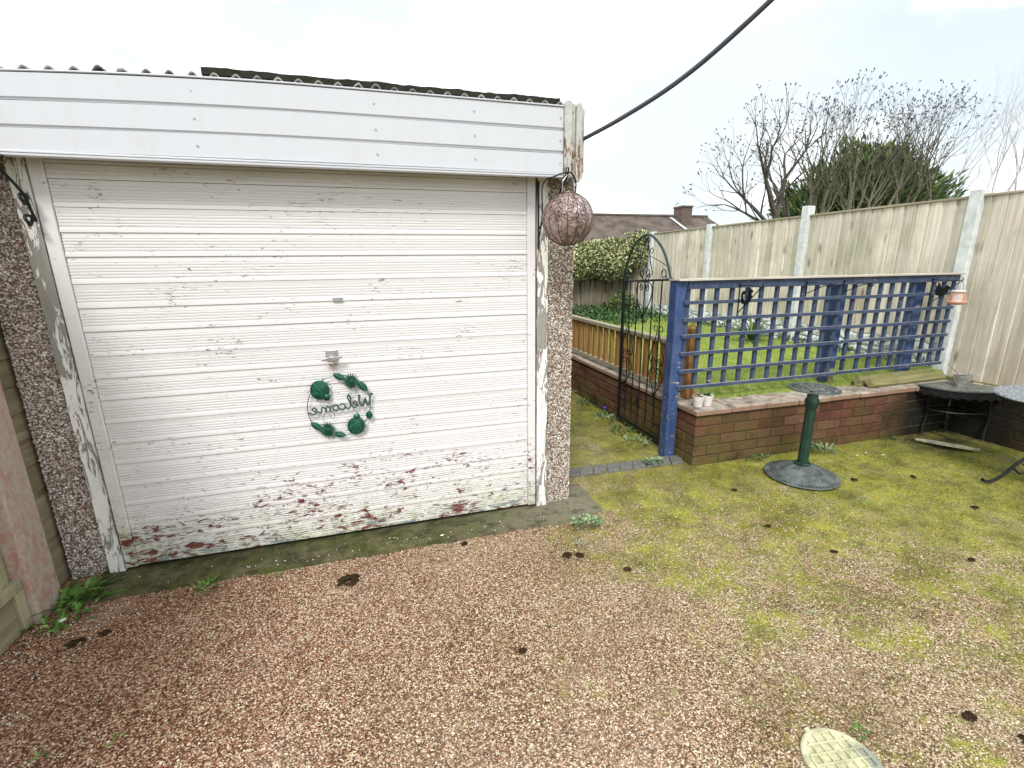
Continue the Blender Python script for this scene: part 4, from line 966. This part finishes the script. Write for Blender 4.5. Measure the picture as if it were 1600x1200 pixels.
def ringm(mb, r0, r1, z, th, n=48):
    mb.lathe([(r0, z-th), (r1, z-th), (r1, z), (r0, z), (r0, z-th)], (pc.x, pc.y, 0), n)
ringm(b, .128, .150, zt, .008); ringm(b, .0, .040, zt-.004, .010)
for k in range(4):
    a = math.pi/2*k+.4; b.tube([(pc.x+.03*math.cos(a), pc.y+.03*math.sin(a), zt-.008), (pc.x+.13*math.cos(a), pc.y+.13*math.sin(a), zt-.005)], .008, 6)
    for s_ in (-1, 1):
        cxx = pc+Vector((.085*math.cos(a+s_*.42), .085*math.sin(a+s_*.42), zt-.003)); b.tube([cxx+Vector((.030*(1-.5*i/14)*math.cos(i*.6*s_+a), .030*(1-.5*i/14)*math.sin(i*.6*s_+a), 0)) for i in range(15)], .0042, 6)
b.build('top_plate', M['pewter'], pd, smooth=True)

# ------------------------------------------------------------------ corner shelf table with its pot
ct = thing('corner_table', 'black cast-iron quarter-round corner table with slate top in the wall corner', 'table', (4.45, 2.45, 0))
n = 20; arc = [(4.636-.43*math.cos(math.pi/2*i/n), 2.645-.36*math.sin(math.pi/2*i/n)) for i in range(n+1)]
b = MB(); b.prism([(4.636, 2.645)]+arc, lambda u, v, w_: (u, v, .425+w_), .014); b.build('table_top', M['slate'], ct, bevel=.003)
b = MB()
for i in range(0, n*3):
    t = math.pi/2*i/(n*3); x, y = 4.636-.425*math.cos(t), 2.645-.355*math.sin(t); x2, y2 = 4.636-.425*math.cos(t+.05), 2.645-.355*math.sin(t+.05)
    zz = .375+.012*math.sin(i*.9); b.tube([(x, y, .424), (x2, y2, zz)], .0045, 5); b.tube([(x2, y2, .424), (x, y, zz-.01)], .0045, 5)
b.tube([(x, y, .422) for x, y in arc], .007, 6); b.tube([(4.636-.42*math.cos(math.pi/2*i/n), 2.645-.35*math.sin(math.pi/2*i/n), .372) for i in range(n+1)], .005, 6)
b.build('lacy_apron', M['black'], ct)
for (x, y) in ((4.34, 2.625), (4.60, 2.61), (4.618, 2.36)):
    b = MB(); b.tube(smooth_pts([(x, y, .40), (x-.012, y, .30), (x+.008, y, .18), (x-.006, y, .08), (x-.02, y-.01, .010)]), .009, 8); b.build('leg', M['black'], ct, smooth=True)
b = MB()
for k in range(9):
    t = math.pi/2*k/8; b.tube([(4.60, 2.60, .225), (4.62-.30*math.cos(t), 2.62-.24*math.sin(t), .225)], .004, 5)
b.tube([(4.62-.30*math.cos(math.pi/2*i/12), 2.62-.24*math.sin(math.pi/2*i/12), .225) for i in range(13)], .006, 6); b.tube([(4.62-.18*math.cos(math.pi/2*i/12), 2.62-.14*math.sin(math.pi/2*i/12), .225) for i in range(13)], .004, 6)
b.build('lower_shelf', M['black'], ct)
def pot(name, label, c, r, h, mat, plant=None, group=None, rim=.006):
    t = thing(name, label, 'pot', c, group); c = Vector(c)
    b = MB(); b.lathe([(0, 0), (r*.70, 0), (r*.74, h*.05), (r*.86, h*.55), (r*.93, h*.60), (r*.97, h*.97), (r, h), (r*.93, h), (r*.86, h*.86), (0, h*.84)], c, 28)
    b.build('pot_body', mat, t, smooth=True); b = MB(); b.lathe([(0, h*.90), (r*.90, h*.86)], c, 20); b.build('soil', M['soil'], t); return t, c
t, c = pot('plant_pot', 'weathered grey pot with dry stalks on the corner table', (4.44, 2.49, .440), .062, .095, M['grey'])
b = MB(); b.tube(smooth_pts([c+Vector((-.03, 0, .08)), c+Vector((-.12, .02, .15)), c+Vector((-.17, -.03, .12)), c+Vector((-.16, -.09, .0))]), .0018, 5)
b.tube(smooth_pts([c+Vector((-.02, 0, .08)), c+Vector((-.1, .05, .17)), c+Vector((-.06, .08, .16))]), .0016, 5); b.tube([c+Vector((.02, 0, .09)), c+Vector((.14, .04, .14)), c+Vector((.19, .05, .145))], .0016, 5)
b.build('dry_stalks', M['dry'], t)

# round table at the right edge
rt_ = thing('bistro_table', 'cast-iron garden table with frosted grey top and scrolled black leg, cut by the right edge', 'table', (3.98, 1.70, 0))
tcn = Vector((3.98, 1.70, 0)); b = MB(); b.lathe([(0, .578), (.27, .578), (.305, .584), (.312, .592), (.306, .600), (.24, .598), (0, .598)], tcn, 56); b.build('table_top', M['iron2'], rt_, smooth=True)
b = MB()
for k in range(40):
    a = 2*math.pi*k/40; b.tube([tcn+Vector((.296*math.cos(a), .296*math.sin(a), .582)), tcn+Vector((.288*math.cos(a+.08), .288*math.sin(a+.08), .562)), tcn+Vector((.296*math.cos(a+.157), .296*math.sin(a+.157), .582))], .004, 5)
b.build('rim_lace', M['black'], rt_)
for ang in (math.radians(150), math.radians(270), math.radians(30)):
    d = Vector((math.cos(ang), math.sin(ang), 0)); b = MB(); Q = lambda r, z: tcn+d*r+Vector((0, 0, z))
    b.tube(smooth_pts([Q(.245, .575), Q(.255, .54), Q(.235, .50), Q(.17, .455), Q(.11, .41), Q(.062, .35), (Q(.05, .30)), Q(.060, .25), Q(.10, .205), Q(.155, .14), Q(.20, .07), Q(.245, .026), Q(.285, .018), Q(.305, .026)]), [.013]*20+[.011]*40+[.010]*41+[.012]*4, 8)
    b.tube(smooth_pts([Q(.155, .12), Q(.12, .09), Q(.085, .10), Q(.08, .13), Q(.11, .15)]), .006, 6); b.tube(smooth_pts([Q(.10, .205), Q(.06, .16), Q(.02, .17)]), .008, 6)
    stone(b, Q(.215, .485), .018, .018, .018); stone(b, Q(.13, .425), .017, .017, .017)
    b.build('leg', M['black'], rt_, smooth=True)
b = MB(); b.lathe([(.03, .14), (.035, .18), (.05, .26), (.055, .33), (.04, .36), (0, .36)], tcn, 20); b.build('hub', M['black'], rt_, smooth=True)

# ------------------------------------------------------------------ pots on the coping, mossy planks, broken slab
t, c = pot('succulent_pot', 'left white pot with a brown withered plant on the end of the coping', (2.170, 2.735, .419), .042, .078, M['white'])
b = MB()
for _ in range(26):
    d = Vector((R.gauss(0, .6), R.gauss(0, .6), 1)).normalized(); b.leaf(c+Vector((R.uniform(-.02, .02), R.uniform(-.02, .02), .068)), d, rv(), R.uniform(.025, .055), .012)
b.build('withered_leaves', M['dry'], t)
t, c = pot('succulent_pot', 'right white pot with a green leafy plant on the end of the coping', (2.252, 2.738, .419), .042, .078, M['white'])
b = MB()
for _ in range(24):
    d = Vector((R.gauss(0, .8), R.gauss(0, .8), .8)).normalized(); b.leaf(c+Vector((R.uniform(-.01, .01), R.uniform(-.01, .01), .068)), d, Vector((0, 0, 1))+rv()*.3, R.uniform(.03, .055), .018)
b.build('green_leaves', M['weed'], t)
def plank(pts_sec, x0, x1, shear, name, label):
    b = MB(); n = len(pts_sec); nx = 24; V = []
    for i in range(nx+1):
        x = x0+(x1-x0)*i/nx; q = .0025*mnoise.noise(Vector((x*9, pts_sec[0][0]*40, 0)))
        for (y, z) in pts_sec: V.append((x+R.uniform(-.002, .002)+(y-2.75)*shear*(1 if i in (0,) else 0), y+q+.018*(x-x0)/(x1-x0), z+q))
    b.v = V
    for i in range(nx):
        for k in range(n): b.f.append((i*n+k, (i+1)*n+k, (i+1)*n+(k+1) % n, i*n+(k+1) % n))
    b.f += [tuple(range(n)), tuple(nx*n+k for k in range(n-1, -1, -1))]
    return tag(b.build(name, M['log']), label, 'timber')
plank([(2.715, .424), (2.742, .421), (2.772, .462), (2.768, .478), (2.742, .487), (2.708, .440)], 3.80, 4.66, -.5, 'timber_offcut', 'front mossy length of timber lying on the coping by the corner')
plank([(2.790, .421), (2.822, .421), (2.824, .500), (2.800, .506), (2.786, .470)], 3.78, 4.60, -.5, 'timber_offcut', 'rear mossy length of timber lying behind the other one on the coping')
b = MB(); n = 18
V = lambda u, v, w_: (4.20+u*.56-v*.83, 2.35-u*.83-v*.56, .010+w_+.10*(v+.045))
b.prism([(.185*math.cos(2*math.pi*i/n)*(1+.06*math.sin(i*3)), .045*math.sin(2*math.pi*i/n)) for i in range(n)], V, .016)
tag(b.build('broken_slab', M['cover'], bevel=.003), 'pale mossy slab fragment lying on the patio in the wall corner', 'slab')

# ------------------------------------------------------------------ drain cover
dcx, dcy = 1.206, .745
dc = thing('drain_cover', 'round pale moss-stained plastic drain cover with raised grid in the patio', 'cover', (dcx, dcy, 0))
RR = .102
b = MB(); b.lathe([(RR+.006, -.012), (RR+.006, .004), (RR, .0075), (RR-.006, .0065), (0, .0055)], (dcx, dcy, 0), 56); b.add(*(lambda m_: (m_.v, m_.f))(MB().box(dcx-.022, dcx-.006, dcy+RR-.008, dcy+RR+.014, -.008, .005)))
plate = b.build('plate', M['cover'], dc)
b = MB(); ang = math.radians(-8)
for k in range(-3, 4):
    for q in (0, 1):
        a = ang+q*math.pi/2; d = Vector((math.cos(a), math.sin(a), 0)); nn = Vector((-d.y, d.x, 0)); o_ = k*.029; hl_ = math.sqrt(max(0, (RR-.012)**2-o_*o_))
        if hl_ > .01: b.obox(Vector((dcx, dcy, .0075+.0006*q))+nn*o_, d*hl_, nn*.0026, Vector((0, 0, .0048)))
b.build('raised_grid', M['cover'], plate)
b = MB(); b.lathe([(0, .0088), (.012, .0088), (.012, .006)], (1.232, .700, .002), 16); b.build('lifting_hole', M['dark'], plate)

# ------------------------------------------------------------------ vegetation
def cloud(mb, n, f, ln, wd, upb=.3, jit=1):
    for _ in range(n):
        p, nr = f(); d = (rv()*jit+nr*.8+Vector((0, 0, upb))).normalized(); s_ = R.uniform(.6, 1.25)
        mb.leaf(p, d, (nr+rv()*.8+Vector((0, 0, .4))), ln*s_, wd*s_, .15)
# variegated hedge hanging over the back fence
hg = thing('variegated_hedge', 'cream-and-green variegated shrub spilling over the back fence', 'hedge', (3.9, 8.5, .45))
b = MB()
def hf():
    while True:
        x = R.uniform(2.6, 4.95); lump = .14*mnoise.noise(Vector((x*2.2, 0, 3)))+.06*mnoise.noise(Vector((x*7, 0, 3)))
        topz = 1.78+lump+(.10*(x-3.6)); botz = 1.06+.16*mnoise.noise(Vector((x*1.7, 9, 3)))+(.12*(x-3.6))
        z = R.uniform(botz, topz); t = (z-botz)/(topz-botz); dep = .34*math.sin(math.pi*min(max(t*.85+.12, 0), 1))**.6+.06*mnoise.noise(Vector((x*4, z*4, 0)))
        y = 8.46-dep*R.uniform(.55, 1.05) if R.random() < .8 else R.uniform(8.3, 8.7)
        if x > 4.78 and y < 8.3 and R.random() < .6: continue
        return Vector((x, y, z)), Vector((R.uniform(-.3, .3), -1, .4))
cloud(b, 24000, hf, .046, .031)
cloud(b, 1600, lambda: (Vector((4.86-abs(R.gauss(0, .07)), R.uniform(7.75, 8.45), R.uniform(1.35, 1.98))), Vector((-1, -.5, .4))), .046, .031)
b.build('foliage', M['hedge'], hg)
b = MB()
for k in range(14):
    x = 2.7+k*.16; b.tube([(x, 8.52, .4), (x+R.uniform(-.1, .1), 8.42, 1.2), (x+R.uniform(-.2, .2), 8.35, 1.6)], .012, 5)
b.build('stems', M['bark'], hg)
def sprig(mb, c, n, rad, ln, wd, h, flat=1.0):
    for _ in range(n):
        a = R.uniform(0, 6.28); r = rad*math.sqrt(R.random()); p = Vector(c)+Vector((r*math.cos(a), r*math.sin(a)*flat, R.uniform(0, h)))
        mb.leaf(p, Vector((math.cos(a), math.sin(a), R.uniform(.1, 1.1))), Vector((0, 0, 1))+rv()*.4, ln*R.uniform(.6, 1.3), wd*R.uniform(.7, 1.2))
# ivy ground cover
b = MB()
for _ in range(5200):
    x = R.uniform(2.4, 4.8); y = R.uniform(7.1, 8.4) if R.random() < .85 else R.uniform(6.6, 7.2)
    if x > 4.2: y = max(y, 6.2+R.random()*2)
    h = .22*max(0, (y-6.9)/1.4)*(.6+.8*abs(mnoise.noise(Vector((x*2, y*2, 1)))))
    b.leaf(Vector((x, y, lawn_z(x, y)+R.uniform(0, h))), rv()+Vector((0, -.4, .5)), Vector((0, -.3, 1))+rv()*.5, R.uniform(.04, .08), .045)
for _ in range(500):
    y = R.uniform(2.95, 7.4); x = 4.84-abs(R.gauss(0, .05)); b.leaf(Vector((x, y, lawn_z(x, y)+R.uniform(0, .05))), rv()+Vector((0, 0, .8)), rv(), .05, .022)
o = b.build('ground_cover', M['ivy']); o['kind'] = 'stuff'; tag(o, 'ivy ground cover spreading below the back fence', 'ground cover')
sh = thing('corner_shrub', 'small dark green shrub in the far lawn corner behind the gate', 'shrub', (4.35, 7.75, .47))
b = MB(); cloud(b, 1400, lambda: (lambda v: (Vector((4.35, 7.75, .68))+Vector((v.x*.26, v.y*.22, v.z*.24)), v))(rv()*R.random()**.3), .05, .03); b.build('foliage', M['conifer'], sh)
b = MB(); b.tube([(4.35, 7.75, .45), (4.36, 7.74, .7)], .015, 6); b.build('stem', M['bark'], sh)
# spiky plant by the fence
yk = thing('spiky_plant', 'spiky green cordyline-like plant on the lawn behind the trellis', 'plant', (4.45, 4.72, .46))
b = MB()
for _ in range(60):
    a = R.uniform(0, 6.28); el = R.uniform(.1, 1.2); L0 = R.uniform(.32, .52); d = Vector((math.cos(a)*math.cos(el), math.sin(a)*math.cos(el), math.sin(el))); p = Vector((4.45, 4.72, .48)); sd = d.cross(Vector((0, 0, 1))).normalized()
    V = []
    for i in range(6):
        t = i/5; q = p+d*L0*t+Vector((0, 0, -.10*t*t)); w_ = .015*(1-t)+.001; V += [q-sd*w_, q+sd*w_]
    b.add(V, [(2*i, 2*i+1, 2*i+3, 2*i+2) for i in range(5)])
b.build('blades', M['blade'], yk)

# weeds: each clump is a thing
def weed(x, y, label, kind='weed', n=30, rad=.05, ln=.035, wd=.016, h=.02, cat='weed', name='weed', z=0, flat=1):
    b = MB(); sprig(b, (x, y, z), n, rad, ln, wd, h, flat)
    return tag(b.build(name, M[kind], origin=(x, y, z)), label, cat)
dn = MB()
for _ in range(60):
    a = R.gauss(.2, 1.5); L0 = R.uniform(.07, .17); c0 = Vector((-1.375+R.gauss(0, .035), 2.25+R.gauss(0, .03), .004)); d = Vector((math.cos(a), math.sin(a)*.8, R.uniform(.3, 1.4))).normalized(); sd = d.cross(Vector((0, 0, 1))).normalized(); V = []
    for i in range(8):
        t = i/7; q = c0+d*L0*t-Vector((0, 0, .05*t*t)); w_ = (.010*math.sin(math.pi*min(t+.12, 1)))*(1.3 if i % 2 else .45)+.001; V += [q-sd*w_, q+sd*w_]
    dn.add(V, [(2*i, 2*i+1, 2*i+3, 2*i+2) for i in range(7)])
for _ in range(70): dn.leaf(Vector((-1.36+R.gauss(0, .05), 2.12+R.gauss(0, .05), .004)), rv()+Vector((0, 0, .5)), Vector((0, 0, 1)), .035, .02)
tag(dn.build('dandelion', M['weed'], origin=(-1.37, 2.2, 0)), 'big leafy dandelion clump at the foot of the left concrete post', 'weed')
b = MB()
for k in range(8): b.leaf(Vector((-1.33, 2.07, .03)), Vector((math.cos(k*.8), math.sin(k*.8), .4)), Vector((0, 0, 1)), .016, .012)
tag(b.build('white_flower', M['petalw']), 'tiny white flower among the dandelion leaves', 'flower')
weed(-.84, 2.17, 'small rosette weed at the edge of the door threshold, left of the handle', n=26, rad=.035, ln=.035, wd=.016)
weed(-.56, 2.16, 'tiny weed on the threshold edge right of the rosette weed', n=8, rad=.02, ln=.018, wd=.008)
weed(1.045, 2.15, 'clump of grey-green clover at the foot of the right garage pillar', 'clover', 190, .085, .020, .016, .03, flat=.6)
weed(.94, 1.99, 'small clover sprig just in front of the garage threshold', 'clover', 24, .035, .016, .012, .008)
weed(3.22, 2.58, 'ferny weed against the brick wall right of the pedestal', 'clover', 110, .10, .045, .010, .03, flat=.5)
weed(2.62, 2.60, 'trailing weed along the brick wall foot left of the pedestal', 'ivy', 60, .12, .022, .014, .02, flat=.2)
weed(3.95, 2.60, 'small weed at the wall foot near the corner', 'ivy', 30, .06, .02, .014, .02, flat=.4)
weed(1.86, 2.765, 'pale weed growing between the grey paving blocks by the blue post', 'clover', 70, .075, .028, .016, .03, flat=.6)
weed(1.10, 2.80, 'low weed at the garage corner by the grey paving blocks', 'clover', 40, .05, .02, .014, .02)
for i, (x, y, tx_) in enumerate(((1.95, 3.15, 'low weeds under the gate beside the blue post'), (2.0, 3.45, 'leafy weeds under the middle of the open gate'), (2.0, 3.78, 'weed clump at the outer foot of the gate'), (2.03, 4.25, 'weeds at the wall foot beyond the purple flower'), (2.05, 4.75, 'farthest weeds at the wall foot, beside the pillar edge'))):
    weed(x, y, tx_, 'ivy' if i % 2 else 'clover', 80, .11, .030, .018, .03, flat=1.2)
weed(-.88, 1.43, 'tiny green seedling on the bare patio at lower left', n=10, rad=.015, ln=.018, wd=.009)
weed(-1.07, 1.44, 'tiny green seedling nearest the lower left corner', n=10, rad=.012, ln=.018, wd=.009)
weed(1.335, .80, 'bright sprig growing beside the drain cover', n=24, rad=.02, ln=.018, wd=.008)
weed(2.70, 1.85, 'grassy tuft on the patio in front of the pedestal', n=22, rad=.035, ln=.03, wd=.006)
weed(1.62, 1.25, 'pale seedling in the middle of the mossy patio', 'clover', n=10, rad=.015, ln=.016, wd=.008)
# purple flower
pn = thing('purple_flower', 'single purple pansy at the foot of the path wall', 'flower', (2.03, 3.93, 0))
b = MB()
for k in range(6):
    a = k*1.05; b.leaf(Vector((2.03, 3.90, .085)), Vector((math.cos(a), -.5, math.sin(a))), Vector((0, -1, .3)), .030, .030, .05)
b.build('petals', M['petal'], pn); b = MB(); b.tube([(2.03, 3.93, 0), (2.03, 3.905, .085)], .002, 5); sprig(b, (2.03, 3.93, 0), 14, .04, .035, .018, .02); b.build('leaves', M['weed'], pn)
b = MB(); b.leaf(Vector((2.03, 3.893, .083)), Vector((0, 0, 1)), Vector((0, -1, 0)), .009, .008); b.build('flower_centre', M['petalw'], pn)

# clods of dropped moss
clods = [(-.222, 2.034, .055, .022, 'long dark moss clod in front of the middle of the garage door'), (-1.239, 1.955, .035, .012, 'flat dark clod below the dandelion, left of its neighbour'), (-1.156, 1.982, .024, .012, 'small dark clod right of the flat one near the dandelion'),
         (.827, 1.919, .028, .018, 'left clod of the dark pair in front of the right pillar'), (.888, 1.900, .026, .017, 'right clod of the dark pair in front of the right pillar'), (1.058, 1.731, .024, .010, 'dark clod right of and nearer than the pair by the pillar'),
         (.359, 2.315, .022, .012, 'dark clod on the threshold just below the door'), (.348, 2.172, .022, .010, 'dark clod at the threshold edge, right half of the door'), (.429, 1.411, .022, .012, 'dark moss clod in the red gravel at lower centre'),
         (2.121, 2.25, .022, .012, 'dark clod on the moss left of the pedestal'), (1.996, 1.843, .024, .010, 'brown clod in the middle of the mossy patio'), (2.124, 1.554, .020, .010, 'dark clod between the pedestal and the drain cover'),
         (2.984, 2.133, .028, .010, 'dark leaf lump just right of the pedestal base'), (3.403, 2.052, .024, .012, 'dark clod on bright moss left of the bistro table foot'), (3.307, 1.649, .026, .012, 'dark clod on the moss below the bistro table foot'),
         (2.696, 1.306, .022, .012, 'small dark clod at the right of the mossy patio'), (1.727, .743, .026, .012, 'brown clod right of the drain cover'), (1.80, .64, .024, .014, 'dark clod at the lower right edge of the picture'), (-.558, 2.072, .018, .010, 'tan dead leaf scrap near the threshold, left part')]
for (x, y, r, h, lb) in clods:
    b = MB(); el = 1.0
    ra = R.uniform(-.5, .9); sq_ = R.uniform(.45, .7)
    for _ in range(44):
        a = R.uniform(0, 6.28); q = math.sqrt(R.random()); u_, v_ = r*q*math.cos(a)*.85, r*q*math.sin(a)*sq_; stone(b, (x+u_*math.cos(ra)-v_*math.sin(ra), y+u_*math.sin(ra)+v_*math.cos(ra), h*.2+h*.6*(1-q)*R.random()), r*.20, r*.20, h*.30)
    tag(b.build('moss_clod', M['clodbrown' if 'tan' in lb else 'clod'], origin=(x, y, 0)), lb, 'clod', 'moss clods fallen on the patio')
# small debris
b = MB()
for _ in range(260):
    if R.random() < .25: x, y = R.uniform(-1.2, 2.0), 2.225+abs(R.gauss(0, .05))
    elif R.random() < .5: x, y = R.uniform(3.2, 4.2), R.uniform(1.9, 2.55)
    else: x, y = R.uniform(-1.45, -1.2), R.uniform(1.6, 2.1)
    if x > 2.6: k = .55
    else: k = 1
    stone(b, (x, y, .012 if 2.23 < y < 2.45 and x < 1.1 else .001), R.uniform(.002, .005)*k, R.uniform(.002, .005)*k, .002)
o = b.build('fine_debris', M['petalw']); o['kind'] = 'stuff'; tag(o, 'scattered pale grit and paint flakes on the ground', 'grit')
for (x, y, lb) in ((3.36, 2.41, 'left white petal on the moss near the corner'), (3.47, 2.43, 'upper white petal on the moss near the corner'), (3.55, 2.36, 'right white petal on the moss near the corner'), (.245, 2.26, 'white paint flake on the dark threshold')):
    b = MB(); b.leaf(Vector((x-.012, y, .015)), Vector((1, .2, .05)), Vector((0, 0, 1)), .028, .016, .1); tag(b.build('petal', M['petalw']), lb, 'petal')

# loose stones and moss tufts lying on the patio
R.seed(77)
g = MB(); n = 0
while n < 11000:
    x = R.uniform(-1.42, 2.6); y = R.uniform(.45, 2.21)
    if (x-1.206)**2+(y-.745)**2 < .115**2: continue
    q = R.uniform(.0018, .0042)*(1.25 if R.random() < .06 else 1); stone(g, (x, y, .0000+.004*mnoise.noise(Vector((x*1.5, y*1.5, 0)))-.004), q*R.uniform(.8, 1.4), q, q*.8); n += 1
m_ = Mt('loose_aggregate', .7, .35)
gm_ = m_.done(m_.ramp(m_.rnd, (0, (.10, .045, .03)), (.25, (.30, .125, .08)), (.45, (.44, .25, .165)), (.65, (.56, .42, .30)), (.9, (.70, .60, .46)), (1, (.82, .76, .64))))
o = g.build('loose_gravel', gm_, origin=(0, 0, 0)); o['kind'] = 'stuff'; tag(o, 'loose red and cream gravel lying over the patio surface', 'gravel')
g = MB(); n = 0
while n < 26000:
    x = R.uniform(.75, 4.6); y = R.uniform(.6, 2.64)
    wgt = min(1, max(0, (x-.7)/3.0))*.8+min(1, max(0, (y-1.0)/1.5))*.45-.35+.9*mnoise.noise(Vector((x*2.6, y*2.6, 4)))+.5*mnoise.noise(Vector((x*8, y*8, 1)))
    n += 1
    if x > 3.85 and y > 2.25 and R.random() < .8: continue
    if R.random() > wgt or (x-1.206)**2+(y-.745)**2 < .115**2: continue
    p = Vector((x, y, -.004+.004*mnoise.noise(Vector((x*1.5, y*1.5, 0)))))
    for _ in range(2): g.leaf(p+Vector((R.gauss(0, .004), R.gauss(0, .004), 0)), rv()+Vector((0, 0, .8)), rv(), R.uniform(.006, .013), .0045)
mo_ = m_leaf('moss_tufts', ((0, (.08, .10, .012)), (.5, (.22, .25, .02)), (1, (.42, .45, .05))), .9)
o = g.build('moss', mo_, origin=(0, 0, 0)); o['kind'] = 'stuff'; tag(o, 'yellow-green moss tufts growing over the right side of the patio', 'moss')

# ------------------------------------------------------------------ trees beyond the fence
def limb(mb, tips, p, d, L_, r, depth, spread, upb, gnarl=.35):
    n = 3 if depth > 1 else 2; pts = [p]; rs = [r]; q = p.copy(); dd = d.normalized()
    for i in range(n):
        dd = (dd+rv()*gnarl*.5+Vector((0, 0, upb*.25))).normalized(); q = q+dd*L_/n; pts.append(q.copy()); rs.append(r*(1-.35*(i+1)/n))
    mb.tube(pts, rs, 5 if depth > 2 else (4 if depth > 1 else 3))
    if depth == 0: tips.append((q, dd)); return
    for k in range(3 if (R.random() < .5 or depth > 3) else 2):
        e = (dd+rv()*spread).normalized(); limb(mb, tips, q if k else pts[-1], e, L_*R.uniform(.62, .86), rs[-1]*R.uniform(.62, .8), depth-1, spread, upb, gnarl)
    if depth > 1:
        e = (dd+rv()*spread*1.4).normalized(); limb(mb, tips, pts[1], e, L_*.6, r*.5, depth-2, spread, upb, gnarl)
def bare(name, label, base, stems, mat, depth, tipn, spread=.55, r0=.05, tw=.045):
    t = thing(name, label, 'tree', base); b = MB(); tips = []; br = MB()
    for (bx, by, bz, d, L_, r) in stems:
        p = Vector((bx, by, bz)); b.tube([Vector((bx, by, base[2])), p.lerp(Vector((bx, by, base[2])), .5)+rv()*.03, p], [r*1.25, r*1.1, r], 7)
        limb(br, tips, p, Vector(d), L_, r, depth, spread, .35)
    b.build('trunk', mat, t, smooth=True); br.build('branches', mat, t)
    lf_ = MB()
    for (q, d) in tips:
        for _ in range(tipn): lf_.leaf(q+rv()*.008, d+rv()*.7, rv(), tw*R.uniform(.6, 1.3), tw*.35)
    if tipn: lf_.build('seed_heads', M['twig'], t)
    return t
R.seed(21)
bare('bare_tree', 'leafless spreading tree with seed clusters behind the fence, left of the conifer', (7.95, 8.0, 0),
     [(7.78, 8.0, 2.30, (-.55, 0, .8), .72, .060), (7.80, 8.0, 2.30, (.20, .1, 1), .70, .060), (7.75, 8.0, 2.05, (-1.0, 0, .25), .70, .035), (7.7, 8.1, 2.15, (-.8, .3, .7), .70, .040), (8.2, 8.1, 2.0, (.15, .3, 1), .68, .045)], M['bark'], 4, 3, spread=.6, r0=.06, tw=.05)
st = []
for i in range(16):
    f = i/15; x = 8.5+f*2.5; st.append((x, 7.9+R.uniform(-.4, .5), 1.75+R.uniform(-.1, .25), (-.12+.56*f+R.uniform(-.12, .12), R.uniform(-.2, .2), 1.0), .84+.06*f, .040))
bare('multi_stem_tree', 'leafless multi-stemmed tree fanning up in front of the dark conifer', (9.9, 8.0, 0), st, M['bark2'], 4, 3, spread=.55, tw=.05)
st = [(20.2+R.uniform(-1.8, 2.2), 12+R.uniform(-.6, .6), 2.8, (R.uniform(-.3, .5), 0, 1), 1.5, .030) for _ in range(6)]
bare('birch_tree', 'faint pale leafless birch at the far right above the fence', (20.4, 12, 0), st, M['barkb'], 4, 0, spread=.5)
# conifer
R.seed(5)
cf = thing('conifer', 'broad dark green conifer behind the bare stems above the fence', 'tree', (12.2, 9.6, 0))
b = MB()
def cfp():
    v = rv(); v.z = abs(v.z); k = R.random()**.22
    lump = 1+.22*mnoise.noise(v*2.6)+.16*mnoise.noise(v*7)
    side = 1-.16*max(0, v.x)*0
    return Vector((12.25+v.x*2.75*k*lump, 9.6+v.y*1.5*k*lump, .9+v.z*3.05*k*lump)), v
for _ in range(26000):
    p, v = cfp(); d = (v+rv()*.45+Vector((0, 0, .2))).normalized(); s_ = R.uniform(.6, 1.3); b.leaf(p, d, rv(), .20*s_, .055*s_, .1)
b.build('foliage', M['conifer'], cf)
b = MB(); b.tube([(12.2, 9.6, 0), (12.2, 9.6, 3.2)], [.22, .05], 8)
for k in range(14):
    a = k*2.4; b.tube([(12.2, 9.6, .8+k*.15), (12.2+2*math.cos(a), 9.6+1.1*math.sin(a), 1.3+k*.15)], [.06, .02], 5)
b.build('trunk', M['bark'], cf)

# ------------------------------------------------------------------ distant house
hs = thing('house', 'distant brown-roofed house with a brick chimney above the fence', 'house', (18.5, 32, 0))
k = 30/22.; Y0 = 30; rz = 1.42+(3.69-1.42)*k; X0, X1 = 7.0, 17.0*k
b = MB(); b.add([(X0, Y0, rz), (X1, Y0, rz), (X1+1.9, Y0-4.2, rz-3.0), (X0, Y0-4.2, rz-3.0), (X1+1.9, Y0+4.2, rz-3.0), (X0, Y0+4.2, rz-3.0)], [(3, 2, 1, 0), (1, 4, 5, 0), (2, 4, 1)])
rf_ = b.build('roof', M['hroof'], hs)
b = MB(); b.box(X0, X1+1.6, Y0-3.9, Y0+3.9, 0, rz-2.95); b.build('wall', M['hbrick'], hs)
b = MB(); cxh = 15.3*k; b.box(cxh-.38, cxh+.38, Y0-.9, Y0+.1, rz-1.2, rz+.52); b.box(cxh-.42, cxh+.42, Y0-.96, Y0+.16, rz+.52, rz+.62); b.build('chimney', M['hbrick'], rf_)
b = MB(); b.add([(cxh-.95, Y0-.25, rz-.12), (cxh-.72, Y0-.25, rz-.12), (cxh-.12, Y0-1.75, rz-1.19), (cxh-.38, Y0-1.75, rz-1.19)], [(0, 1, 2, 3)]); b.v = [(v[0], v[1], v[2]+.03) for v in b.v]; b.build('flashing', M['lead'], rf_)
b = MB(); b.tube([(X0, Y0, rz+.02), (X1, Y0, rz+.02)], .10, 8); b.build('ridge_tiles', M['hroof'], rf_)
# misty shrub in front of that roof
ms = thing('pale_shrub', 'pale leafless shrub beyond the hedge in front of the far roof', 'shrub', (8.4, 18, 0))
R.seed(9); b = MB(); tips = []
for _ in range(7): limb(b, tips, Vector((8.0+R.uniform(-.5, .5), 18, 1.2)), Vector((R.uniform(-.4, .4), 0, 1)), .45, .02, 3, .5, .3)
b.build('branches', M['capst'], ms)

for o in scene.objects:
    if '_w' in o: del o['_w']
